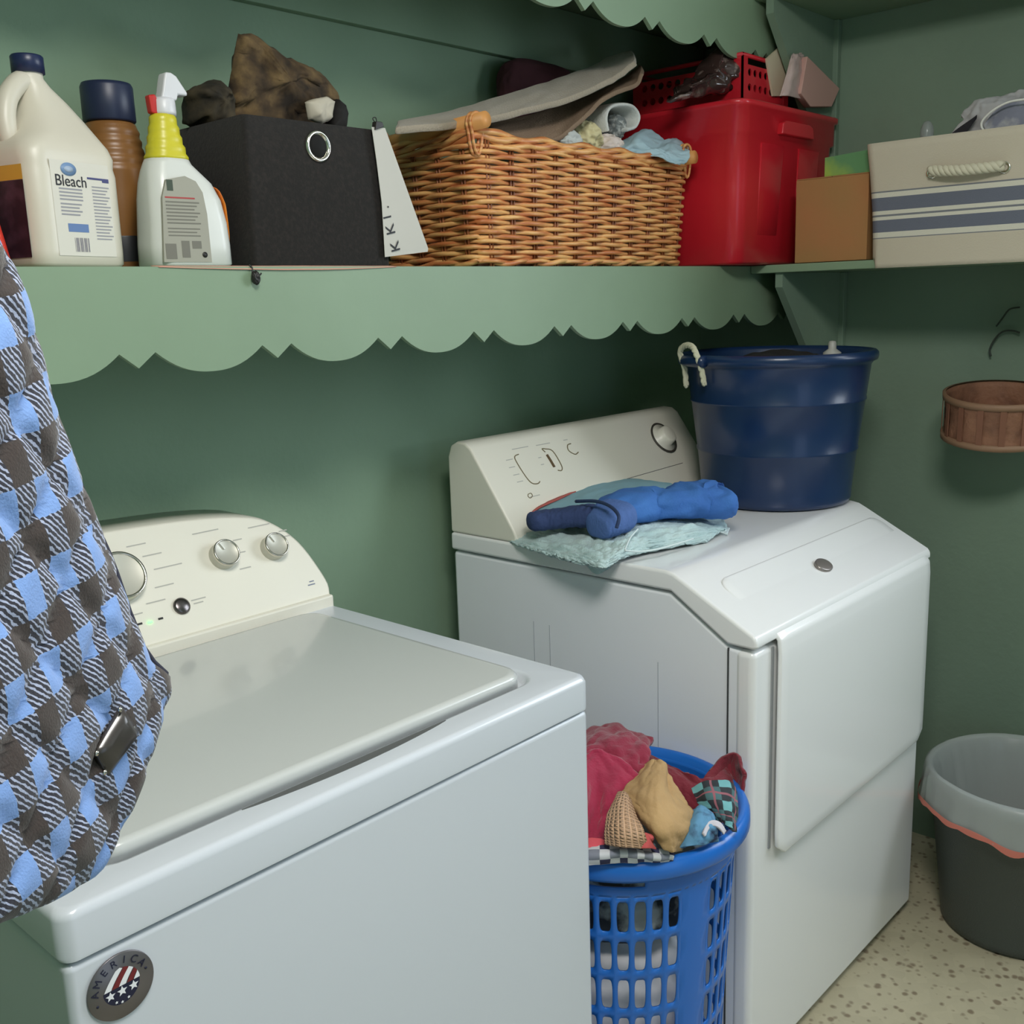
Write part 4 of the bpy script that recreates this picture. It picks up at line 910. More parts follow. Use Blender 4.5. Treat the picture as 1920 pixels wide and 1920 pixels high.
g_ = AZ(1622, 633, DZT + .345); lathe('pump_bottle', [(.02, -.06), (.02, -.02), (.009, -.012), (.009, 0), (.007, .005), (0, .006)], (UX + .150, UY - .055, DZT + .338), mat('milky_cap', S(190, 190, 184), .4), None, seg=20)
tag(bpy.data.objects['pump_bottle'], 'small milky bottle peeping over the navy tub rim at the right', 'bottle')

def ZC_(rows): return [[AZ(px, py, z) for px, py, z in r] for r in rows]
M_ltow = mat('pale_aqua_terry', S(190, 212, 212), .95, bump=(260, .7), vary=(14, S(172, 198, 200), .4, .65), sheen=.2)
D = DZT + .003
tw = cloth('towel', ZC_([
    [(935, 968, D), (985, 945, D), (1050, 925, D + .01), (1130, 905, D + .02), (1220, 905, D + .02), (1300, 925, D + .01)],
    [(925, 995, D), (990, 985, D + .012), (1070, 968, D + .02), (1150, 945, D + .03), (1240, 935, D + .03), (1335, 950, D + .014)],
    [(960, 1016, D), (1030, 1016, D + .012), (1110, 1010, D + .02), (1180, 985, D + .034), (1270, 972, D + .032), (1362, 985, D + .010)],
    [(1005, 1032, D), (1070, 1040, D + .006), (1130, 1040, D + .016), (1185, 1016, D + .026), (1262, 1004, D + .022), (1350, 996, D + .008)],
    [(1050, 1046, D), (1095, 1056, D + .002), (1135, 1062, D + .004), (1180, 1042, D + .006), (1240, 1030, D + .004), (1325, 1014, D + .003)]]),
    M_ltow, None, nu=110, nv=80, wr=.0065, fs=8, thick=.004, seed=5, ridge=True)
tag(tw, 'pale aqua towel spread under the blue trousers on the dryer top', 'towel')
tc_ = cloth('towel_corner', [[AZ(1085, 1046, D + .004), AZ(1130, 1040, D + .008), AZ(1170, 1040, D + .006)], [AX(1100, 1060, DX0 - .008), AX(1128, 1056, DX0 - .009), AX(1160, 1050, DX0 - .003)], [AX(1112, 1074, DX0 - .0085), AX(1124, 1076, DX0 - .0085), AX(1140, 1066, DX0 - .0065)]], M_ltow, None, nu=30, nv=24, wr=.002, fs=10, thick=.003, seed=9)
tc_.parent = None
# join the hanging corner as a part of the towel
mw = Vector(tc_.location) - Vector(tw.location); tc_.parent = tw; tc_.location = mw
lace = cloth('lace_edge', ZC_([[(1285, 985, D + .012), (1320, 978, D + .012), (1350, 985, D + .008), (1368, 992, D + .004)], [(1290, 1002, D + .006), (1320, 996, D + .006), (1348, 998, D + .004), (1364, 1002, D + .002)]]), mat('white_lace', S(212, 226, 226), .9), None, nu=40, nv=10, wr=.003, fs=22, thick=.002, seed=2)
tag(lace, 'small white lacy cloth corner at the right end of the aqua towel', 'cloth')
for i, pts in enumerate((((1172, 1030, .026), (1182, 1008, .034), (1196, 992, .040)), ((1172, 1032, .026), (1200, 1034, .016), (1240, 1028, .014), (1300, 1010, .014)))):
    s_ = tube('seam_line', [AZ(px, py, D + h + .003) for px, py, h in pts], .0016, mat('white_piping', S(214, 228, 228), .8), None, spline=20, seg=6)
    s_.location = Vector(s_.location) - Vector(tw.location); s_.parent = tw
M_jean = mat('bright_blue_cotton', S(64, 118, 190), .85, bump=(240, .35), vary=(12, S(54, 104, 178), .4, .65))
def swept(name, path, m, parent=None, nseg=80, ring=40, wr=.003, fs=14, seed=0, close=True, ex=2.6):
    "path: (point, half width, half height) swept as a soft flattened roll"
    P_ = [Vector(p[0]) for p in path]; A = [Vector((p[1], p[2], 0)) for p in path]; V = []; F = []
    for i in range(nseg + 1):
        t = i / nseg; c = cr(P_, t); q = cr(A, t); dd = (cr(P_, min(t + .02, 1)) - cr(P_, max(t - .02, 0))); dd.z = 0; dd.normalize(); side = Vector((-dd.y, dd.x, 0))
        e = 1 if not close else min(1, math.sqrt(max(1 - (1 - min(t, 1 - t) * 7) ** 2, 0)) if min(t, 1 - t) < 1 / 7 else 1) * .98 + .02
        for k in range(ring):
            a = 2 * pi * k / ring; cx_ = math.copysign(abs(cos(a)) ** (2 / ex), cos(a)); sx_ = math.copysign(abs(sin(a)) ** (2 / ex), sin(a))
            p = c + side * (q.x * cx_ * e) + Vector((0, 0, q.y * sx_ * e)); nn = (side * cx_ + Vector((0, 0, sx_))).normalized()
            d = fbm(Vector((t * 3 * fs * .3, a * .8, seed)), 3); d2 = .5 - abs(fbm(Vector((t * fs, a * 1.1 + t * 3, seed + 5)), 2)) * 1.5
            V.append(p + nn * (wr * (d + d2)))
    for i in range(nseg):
        for k in range(ring): F.append((i * ring + k, i * ring + (k + 1) % ring, (i + 1) * ring + (k + 1) % ring, (i + 1) * ring + k))
    F.append(tuple(range(ring))); F.append(tuple(range(nseg * ring, (nseg + 1) * ring)))
    return mk(name, V, F, m, parent, smooth=True)
hz_ = D + .062
tr = thing('folded_trousers', AZ(1200, 990, D + .03), 'bright blue folded trousers lying on the aqua towel on the dryer', 'trousers')
swept('trouser_leg', [(AZ(1140, 965, hz_), .050, .027), (AZ(1200, 945, hz_), .066, .027), (AZ(1262, 942, hz_ ), .064, .026), (AZ(1315, 934, hz_ + .003), .066, .031), (AZ(1345, 938, hz_), .058, .029), (AZ(1362, 942, hz_ - .006), .048, .024)], M_jean, tr, wr=.0055, fs=8, seed=1)
M_cuff = mat('faded_blue_denim', S(78, 108, 168), .9, bump=(200, .5))
swept('rolled_cuff', [(AZ(1116, 990, hz_ - .016), .036, .020), (AZ(1138, 976, hz_ - .006), .042, .026), (AZ(1158, 964, hz_ - .0), .047, .0295)], M_cuff, tr, wr=.002, fs=8, seed=2, nseg=40)
swept('waistband', [(AZ(990, 980, hz_ - .016), .022, .018), (AZ(1030, 974, hz_ - .014), .026, .018), (AZ(1080, 968, hz_ - .008), .028, .019), (AZ(1120, 966, hz_ - .004), .030, .022)], mat('dark_blue_denim', S(50, 66, 108), .9, bump=(200, .4)), tr, wr=.002, fs=8, seed=3)
tube('dark_seam', [AZ(1156, 990, hz_ + .006), AZ(1160, 968, hz_ + .024), AZ(1145, 950, hz_ + .030), AZ(1118, 940, hz_ + .030), AZ(1080, 940, hz_ + .020)], .0032, mat('navy_trim', S(34, 54, 92), .8), tr, spline=30, seg=8)
clip_ = cloth('folded_shirt', ZC_([[(990, 955, D + .03), (1040, 930, D + .045), (1110, 906, D + .055), (1190, 898, D + .058), (1260, 908, D + .055)],
                              [(985, 965, D + .035), (1040, 950, D + .055), (1110, 930, D + .066), (1180, 918, D + .070), (1255, 918, D + .066)],
                              [(998, 972, D + .032), (1050, 962, D + .056), (1110, 950, D + .066), (1160, 938, D + .072), (1225, 928, D + .070)]]), mat('teal_grey_jersey', S(136, 176, 190), .85), None, nu=70, nv=36, wr=.003, fs=8, thick=.003, seed=7)
tag(clip_, 'teal-grey folded shirt lying behind the blue trousers on the dryer', 'shirt')
rd = cloth('red_trim', ZC_([[(986, 962, D + .036), (1000, 944, D + .042), (1030, 926, D + .05), (1075, 912, D + .054)], [(992, 968, D + .040), (1012, 952, D + .050), (1042, 938, D + .057), (1080, 922, D + .06)]]), mat('coral_red_cloth', S(176, 92, 84), .9), None, nu=30, nv=8, wr=.001, thick=.003, seed=1)
rd.location = Vector(rd.location) - Vector(clip_.location); rd.parent = clip_

# ---------------------------------------------------------------- laundry hamper between the machines
HX, HY, HZ = .925, -.655, .60
M_ham = mat('bright_blue_plastic', S(32, 108, 200), .3, coat=.1)
hm = thing('laundry_hamper', (HX, HY, 0), 'tall round blue plastic laundry hamper with slotted sides, packed with clothes between the machines', 'hamper')
def hr(z): return .150 + .032 * z / .58
def hamper_wall():
    V = []; F = []; NC = 44; K = 20; rows = [(.022 + i * .0655, .022 + (i + 1) * .0655) for i in range(8)]
    solid_cols = {8, 9, 19, 20, 30, 31, 41, 42}
    def P_(c, z): a = 2 * pi * c / NC + .02; r = hr(z); return Vector((HX + r * cos(a), HY + r * sin(a), z))
    for c in range(NC):
        for z0, z1 in rows:
            s0 = len(V)
            if c in solid_cols:
                for j in range(3):
                    for i in range(3): V.append(P_(c + i / 2, z0 + (z1 - z0) * j / 2))
                for j in range(2):
                    for i in range(2): a = s0 + j * 3 + i; F.append((a, a + 1, a + 4, a + 3))
                continue
            cc, cz = c + .5, (z0 + z1) / 2; hw, hh = .5, (z1 - z0) / 2; sw, sh_ = .34, .0255; ra = .0085
            for k in range(K):
                a = 2 * pi * k / K + pi / 4 * 1; c_, s_ = cos(a), sin(a); mx = max(abs(c_), abs(s_)); V.append(P_(cc + c_ / mx * hw, cz + s_ / mx * hh))
            for k in range(K):
                a = 2 * pi * k / K + pi / 4; c_, s_ = cos(a), sin(a); e = .35; x = math.copysign(abs(c_) ** e, c_) * sw * (.92 if abs(s_) > .9 else 1); y = math.copysign(abs(s_) ** .75, s_) * sh_
                V.append(P_(cc + x, cz + y))
            for k in range(K): F.append((s0 + k, s0 + (k + 1) % K, s0 + K + (k + 1) % K, s0 + K + k))
    # plain band above with wide hand slots at two sides, plain band below
    M2 = 176
    def band(z0, z1, nz, skip=None):
        s0 = len(V)
        for j in range(nz + 1):
            for i in range(M2): V.append(P_(i / M2 * NC, z0 + (z1 - z0) * j / nz))
        for j in range(nz):
            for i in range(M2):
                if skip and skip(i / M2 * 360, j): continue
                F.append((s0 + j * M2 + i, s0 + j * M2 + (i + 1) % M2, s0 + (j + 1) * M2 + (i + 1) % M2, s0 + (j + 1) * M2 + i))
    zt = rows[-1][1]
    band(.004, .022, 2); band(zt, .600, 10, lambda a, j: j in (3, 4) and (198 < a < 226 or 18 < a < 46))
    return mk('slotted_body', V, F, M_ham, hm, smooth=True, merge=True, solid=.003, soff=0)
hamper_wall()
lathe('rolled_rim', [(hr(.59) - .001, .590), (hr(.59) + .006, .586), (.200, .580), (.2045, .586), (.204, .602), (.200, .610), (.193, .613), (.187, .609), (hr(.59), .600)], (HX, HY, 0), M_ham, hm, seg=72, cap0=False)
lathe('bottom', [(0, .006), (.149, .006), (.151, .003), (0, .0)], (HX, HY, .001), M_ham, hm, seg=48, cap0=False)

M_mar = mat('raspberry_towel', S(172, 44, 78), .95, bump=(240, .5), vary=(10, S(140, 34, 60), .4, .7), sheen=.3)
M_mar2 = mat('dark_maroon_towel', S(116, 30, 44), .95, bump=(240, .5), sheen=.2)
def CZ(name, rows, m, label, cat, **k):
    k.setdefault('thick', .006); rows = [[(a, b, c + .013) for a, b, c in r] for r in rows]; return tag(cloth(name, ZC_(rows), m, None, **k), label, cat)
CZ('towel', [[(1085, 1372, .66), (1120, 1362, .665), (1160, 1364, .665), (1195, 1376, .66), (1222, 1392, .65)],
             [(1085, 1395, .68), (1120, 1385, .685), (1160, 1385, .685), (1195, 1390, .68), (1215, 1405, .67)],
             [(1085, 1440, .67), (1120, 1430, .67), (1160, 1428, .67), (1195, 1430, .67), (1212, 1440, .66)],
             [(1085, 1490, .63), (1120, 1480, .63), (1160, 1475, .63), (1190, 1475, .63), (1208, 1480, .625)]], mat('dark_raspberry_towel', S(140, 38, 62), .95, bump=(240, .5), sheen=.3), 'dark raspberry towel at the back left of the hamper', 'towel', wr=.012, fs=8, seed=2)
CZ('towel', [[(1150, 1400, .63), (1190, 1400, .63), (1240, 1430, .625), (1290, 1452, .62), (1330, 1460, .615), (1362, 1440, .61)],
             [(1170, 1440, .62), (1215, 1440, .62), (1255, 1460, .618), (1300, 1474, .61), (1340, 1476, .61), (1375, 1460, .605)],
             [(1190, 1500, .58), (1230, 1500, .58), (1270, 1510, .58), (1310, 1520, .58), (1345, 1520, .58), (1372, 1510, .58)]], M_mar2, 'deep maroon towel lining the back of the hamper behind the tan one', 'towel', wr=.008, fs=8, seed=4)
CZ('towel', [[(1318, 1462, .605), (1335, 1440, .615), (1358, 1418, .63), (1380, 1412, .635), (1392, 1432, .628), (1396, 1450, .62)],
             [(1322, 1474, .60), (1342, 1458, .605), (1362, 1440, .61), (1376, 1438, .61), (1386, 1456, .605), (1392, 1478, .60)],
             [(1330, 1492, .585), (1350, 1485, .585), (1366, 1480, .585), (1376, 1480, .585), (1384, 1490, .585), (1390, 1500, .585)]], M_mar2, 'maroon towel loop standing over the right rim of the hamper', 'towel', wr=.004, fs=10, seed=6)
# raspberry towel in front with a big open fold
CZ('towel', [[(1096, 1428, .672), (1110, 1414, .678), (1124, 1410, .682), (1150, 1420, .678), (1180, 1440, .668), (1204, 1458, .658)],
             [(1090, 1450, .665), (1100, 1432, .672), (1122, 1424, .676), (1146, 1440, .670), (1172, 1460, .66), (1194, 1474, .652)],
             [(1085, 1500, .65), (1092, 1480, .655), (1112, 1470, .655), (1134, 1480, .65), (1152, 1494, .645), (1168, 1500, .64)],
             [(1085, 1560, .62), (1092, 1540, .625), (1108, 1530, .625), (1122, 1530, .62), (1134, 1534, .62), (1146, 1530, .618)],
             [(1085, 1600, .60), (1092, 1590, .602), (1104, 1585, .603), (1114, 1582, .603), (1122, 1580, .602), (1130, 1575, .602)]], M_mar, 'bright raspberry towel folded open at the front left of the hamper', 'towel', wr=.007, fs=8, seed=5)
M_tan = mat('tan_cotton', S(186, 152, 106), .9, bump=(160, .4), vary=(8, S(168, 134, 90), .4, .7))
CZ('trousers', [[(1205, 1440, .66), (1225, 1424, .672), (1242, 1432, .67), (1254, 1455, .66), (1262, 1480, .65)],
                [(1185, 1466, .66), (1212, 1462, .672), (1236, 1466, .672), (1258, 1486, .66), (1285, 1500, .645)],
                [(1170, 1488, .655), (1200, 1500, .67), (1232, 1512, .672), (1266, 1524, .655), (1300, 1530, .63)],
                [(1178, 1510, .645), (1208, 1530, .66), (1240, 1552, .655), (1272, 1560, .64), (1296, 1558, .615)],
                [(1202, 1540, .62), (1226, 1565, .63), (1248, 1588, .625), (1264, 1598, .612), (1276, 1596, .60)]], M_tan, 'tan cotton trousers crumpled in the middle of the hamper', 'trousers', wr=.0075, fs=6, seed=8)
CZ('waffle_towel', [[(1160, 1488, .664), (1170, 1490, .665), (1178, 1500, .662)],
                    [(1146, 1520, .660), (1166, 1518, .668), (1190, 1530, .660)],
                    [(1138, 1555, .648), (1166, 1556, .660), (1208, 1566, .648)],
                    [(1136, 1582, .632), (1168, 1588, .640), (1218, 1592, .626)]], wafflemat('peach_waffle_weave', S(208, 168, 134), .0065), 'peach waffle-weave cloth in front of the tan trousers in the hamper', 'cloth', wr=.004, fs=6, seed=3)
M_pl1 = plaid('teal_tartan', S(70, 104, 108), S(40, 46, 52), S(112, 172, 176), .034, S(150, 90, 100))
CZ('plaid_shirt', [[(1298, 1480, .645), (1320, 1470, .655), (1345, 1466, .655), (1368, 1466, .648), (1378, 1478, .64)],
                   [(1306, 1500, .642), (1328, 1494, .652), (1350, 1496, .65), (1372, 1498, .642), (1382, 1510, .632)],
                   [(1322, 1516, .632), (1342, 1520, .636), (1358, 1526, .634), (1372, 1530, .628), (1380, 1540, .618)],
                   [(1340, 1530, .622), (1352, 1540, .622), (1362, 1548, .618), (1370, 1554, .612), (1376, 1560, .606)]], M_pl1, 'teal and black plaid shirt at the right side of the hamper', 'shirt', wr=.005, fs=9, seed=9)
CZ('blue_cloth', [[(1300, 1522, .635), (1312, 1514, .64), (1326, 1520, .638), (1338, 1534, .628)],
                  [(1284, 1552, .628), (1304, 1546, .636), (1324, 1548, .634), (1342, 1560, .622)],
                  [(1272, 1592, .606), (1296, 1586, .612), (1320, 1582, .612), (1344, 1574, .606)]], mat('sky_blue_fabric', S(92, 144, 180), .8, vary=(40, S(40, 54, 84), .45, .6)), 'sky blue and dark garment by the front right rim of the hamper', 'clothing', wr=.004, fs=12, seed=10)
CZ('white_cuff', [[(1318, 1562, .632), (1330, 1540, .638), (1348, 1542, .634), (1362, 1558, .624)], [(1322, 1568, .628), (1332, 1550, .632), (1346, 1552, .630), (1356, 1564, .620)]], mat('white_grey_fabric', S(200, 196, 204), .7), 'white rounded cuff beside the sky blue garment in the hamper', 'clothing', wr=.002, thick=.004, nu=30, nv=8)
CZ('check_shirt', [[(1085, 1594, .612), (1140, 1588, .62), (1180, 1584, .622), (1220, 1592, .616), (1262, 1600, .606)],
                   [(1085, 1606, .612), (1140, 1602, .620), (1185, 1600, .620), (1225, 1606, .612), (1262, 1608, .602)],
                   [(1085, 1620, .600), (1140, 1618, .604), (1185, 1614, .604), (1225, 1612, .600), (1262, 1612, .595)]], plaid('navy_white_check', S(130, 134, 146), S(206, 208, 212), S(52, 52, 84), .026), 'navy, grey and white checked shirt along the front rim of the hamper', 'shirt', wr=.003, fs=10, seed=12)
CZ('coral_cloth', [[(1090, 1575, .618), (1110, 1572, .622), (1128, 1576, .620), (1140, 1584, .614)], [(1090, 1590, .618), (1110, 1590, .620), (1128, 1588, .618), (1142, 1590, .612)]], mat('coral_pink_cloth', S(226, 92, 104), .9), 'small coral pink cloth at the front left of the hamper', 'cloth', wr=.003, nu=24, nv=10)
CZ('coral_cloth', [[(1196, 1560, .648), (1212, 1562, .650), (1222, 1572, .644)], [(1200, 1590, .630), (1214, 1590, .632), (1228, 1590, .624)]], mat('salmon_red_cloth', S(206, 92, 92), .9), 'salmon red cloth edge between the peach cloth and tan trousers', 'cloth', wr=.003, nu=20, nv=12)
# clothes seen through the slots
packs = [('packed_laundry', mat('white_grey_cotton', S(236, 234, 236), .9, vary=(7, S(196, 194, 200), .5, .62)), .205, .205, 'white and grey cotton bedding filling the lower half of the hamper', 41),
         ('packed_laundry', mat('mottled_dark_cotton', S(60, 66, 74), .9, vary=(9, S(190, 196, 194), .46, .52)), .455, .05, 'mixed dark and pale laundry behind the middle slots of the hamper', 42),
         ('packed_laundry', mat('olive_dark_cotton', S(48, 52, 46), .9, vary=(16, S(150, 170, 178), .5, .58)), .53, .034, 'dark olive laundry just under the top clothes in the hamper', 43)]
for nm, m_, zc, hh, lab, sd in packs:
    tag(lump(nm, (HX, HY, zc + .012), (.134, .134, hh), m_, None, amp=.06, fs=2.2, seed=sd, shape=lambda p: Vector((p.x, p.y, 0)).normalized() * (Vector((p.x, p.y, 0)).length ** .45) * min(1, 1) + Vector((0, 0, math.copysign(abs(p.z) ** .7, p.z))) if Vector((p.x, p.y, 0)).length > 1e-6 else p), lab, 'laundry')

# ---------------------------------------------------------------- waste bin
QX, QY = 1.955, -.968
cn = thing('waste_bin', (QX, QY, 0), 'round dark grey waste bin with a clear liner, on the floor right of the dryer', 'bin')
M_bin = mat('dark_grey_plastic', S(66, 72, 68), .45, bump=(300, .3))
lathe('bin_body', [(.143, .002), (.150, .006), (.151, .02), (.188, .345), (.192, .348), (.192, .353), (.186, .353), (.184, .345), (.148, .012), (0, .010)], (QX, QY, 0), M_bin, cn, seg=64)
M_lin = mat('clear_white_film', S(216, 222, 220), .3, alpha=.42, spec=.6)
def liner():
    V = []; F = []; n = 160
    prof = [(.120, .03, 0), (.136, .14, .004), (.152, .24, .005), (.170, .325, .004), (.180, .352, .001), (.188, .3615, .001), (.1965, .357, .001), (.200, .335, .003), (.202, .315, .004), (.204, .292, .005), (.205, .283, .005)]
    for j, (r, z, a) in enumerate(prof):
        for i in range(n):
            t = 2 * pi * i / n; d = noise.noise(Vector((cos(t) * 5, sin(t) * 5, z * 9))) * a * 1.5 + abs(noise.noise(Vector((cos(t) * 11, sin(t) * 11, 4)))) * a
            dz = (noise.noise(Vector((cos(t) * 2, sin(t) * 2, 9))) * .022 if j >= 8 else (noise.noise(Vector((cos(t) * 2, sin(t) * 2, 9))) * .010 if j == 7 else 0)) + (.002 * sin(t * 3) if 4 <= j <= 6 else 0)
            V.append((QX + (r + d) * cos(t), QY + (r + d) * sin(t), z + dz))
    for j in range(len(prof) - 1):
        for i in range(n): F.append((j * n + i, j * n + (i + 1) % n, (j + 1) * n + (i + 1) % n, (j + 1) * n + i))
    ln = mk('bin_liner', V, F, M_lin, cn, smooth=True)
    # coral drawstring along the lower edge
    V = []; F = []
    for i in range(n + 1):
        t = 2 * pi * i / n; dz = noise.noise(Vector((cos(t) * 2, sin(t) * 2, 9))) * .022; wv = abs(noise.noise(Vector((cos(t) * 3, sin(t) * 3, 2)))) * .022
        for h in (0, 1): V.append((QX + .2095 * cos(t), QY + .2095 * sin(t), .286 + dz + (.004 if h else -.006 - wv)))
    for i in range(n): F.append((2 * i, 2 * i + 1, 2 * i + 3, 2 * i + 2))
    mk('drawstring', V, F, mat('coral_drawstring', S(216, 124, 108), .5, alpha=.85), ln, smooth=True)
liner()

# ---------------------------------------------------------------- small wall basket on a wire, right wall
M_wb = mat('reddish_brown_splint', S(148, 104, 80), .7, bump=(120, .6), vary=(16, S(112, 76, 58), .4, .65))
c = AX(1895, 745, 2.10); wbx, wby, wbz = 2.074, -.832, 1.112
wb = thing('wall_basket', (wbx, wby, wbz - .06), 'small round brown splint basket hanging on the right wall', 'basket')
RB = .108
def wbprof(r0, r1): return [(r0, -.05), (r1, .045)]
V = []; F = []; n = 72; rr_ = 8
for j in range(rr_ + 1):
    z = -.05 + .095 * j / rr_
    for i in range(n):
        a = 2 * pi * i / n; w_ = .0022 * sin(18 * a / 1 * .5 * 2 + pi * (j // 2 % 2)) if 1 < j < rr_ - 1 else .0022
        r = RB * (.97 + .03 * j / rr_) + w_; V.append((wbx + r * cos(a), wby + r * sin(a), wbz + z))
for j in range(rr_):
    for i in range(n): F.append((j * n + i, j * n + (i + 1) % n, (j + 1) * n + (i + 1) % n, (j + 1) * n + i))
F.append(tuple(range(n)))
mk('splint_wall', V, F, M_wb, wb, smooth=True, solid=.003, soff=-1)
for z in (-.046, .042): lathe('hoop', [(RB * 1.0, -.007), (RB * 1.055, -.006), (RB * 1.06, .006), (RB * 1.0, .007)], (wbx, wby, wbz + z), mat('splint_hoop', S(140, 108, 84), .6), wb, seg=60, cap0=False)
for i in range(16):
    a = 2 * pi * i / 16; p = Vector((wbx + RB * 1.03 * cos(a), wby + RB * 1.03 * sin(a), wbz)); t = Vector((-sin(a), cos(a), 0)); V = []
    for s, z in ((-.006, -.04), (.006, -.04), (.006, .036), (-.006, .036)): V.append(p + t * s + Vector((0, 0, z)))
    V += [v + Vector((cos(a), sin(a), 0)) * .0015 for v in V]
    mk('upright_splint', V, [(0, 1, 2, 3), (4, 5, 6, 7), (0, 1, 5, 4), (1, 2, 6, 5), (2, 3, 7, 6), (3, 0, 4, 7)], mat('splint_upright', S(124, 82, 62), .7), wb)
wr_ = tube('wire_hook', [AX(px, py, 2.186) for px, py in ((1858, 668), (1856, 655), (1866, 635), (1880, 622), (1897, 620), (1912, 624))], .0022, mat('rusty_wire', S(62, 70, 62), .6, metal=.3), None, spline=30, seg=6)
tag(wr_, 'thin dark curved wire on the right wall just above the small basket', 'wire')
wr2 = tube('wire_hook', [AX(px, py, 2.186) for px, py in ((1868, 612), (1880, 596), (1893, 580), (1912, 576))], .0018, MATS['rusty_wire'], None, spline=20, seg=6)
tag(wr2, 'shorter upper thin dark wire on the right wall, highest above the small basket', 'wire')

wb.rotation_euler = Matrix.Rotation(math.radians(9), 4, Vector((.4, -.92, 0))).to_euler()
# ---------------------------------------------------------------- quilted jacket hanging at the left
def buffalo():
    m, nt, b, tc, sp = base('quilted_buffalo_check', .85); nt.links.new(tc.outputs['UV'], sp.inputs[0])
    nz = nt.nodes.new('ShaderNodeTexNoise'); nz.inputs['Scale'].default_value = 260; nt.links.new(tc.outputs['UV'], nz.inputs['Vector'])
    j = math_n(nt, 'MULTIPLY', math_n(nt, 'SUBTRACT', nz.outputs['Fac'], .5), .0022)
    u = math_n(nt, 'ADD', sp.outputs[0], j); v = math_n(nt, 'ADD', sp.outputs[1], j); P = .0385
    a = math_n(nt, 'LESS_THAN', math_n(nt, 'FRACT', math_n(nt, 'DIVIDE', u, P)), .5); c = math_n(nt, 'LESS_THAN', math_n(nt, 'FRACT', math_n(nt, 'DIVIDE', v, P)), .5)
    s = math_n(nt, 'ADD', a, c)
    st = math_n(nt, 'LESS_THAN', math_n(nt, 'FRACT', math_n(nt, 'DIVIDE', math_n(nt, 'ADD', math_n(nt, 'MULTIPLY', u, 1.0), v), .0044)), .62)
    stripes = mix_n(nt, st, S(160, 168, 192), S(36, 36, 48))
    nf = nt.nodes.new('ShaderNodeTexNoise'); nf.inputs['Scale'].default_value = 700; nt.links.new(tc.outputs['UV'], nf.inputs['Vector'])
    dk = mix_n(nt, nf.outputs['Fac'], S(34, 26, 26), S(66, 54, 48))
    c1 = mix_n(nt, math_n(nt, 'GREATER_THAN', s, .5), S(118, 152, 208), stripes); c2 = mix_n(nt, math_n(nt, 'GREATER_THAN', s, 1.5), c1, dk)
    nt.links.new(c2, b.inputs['Base Color'])
    bp = nt.nodes.new('ShaderNodeBump'); bp.inputs['Strength'].default_value = .35; bp.inputs['Distance'].default_value = .001
    nt.links.new(nf.outputs['Fac'], bp.inputs['Height']); nt.links.new(bp.outputs[0], b.inputs['Normal']); b.inputs['Sheen Weight'].default_value = .2
    return m
M_buf = buffalo()
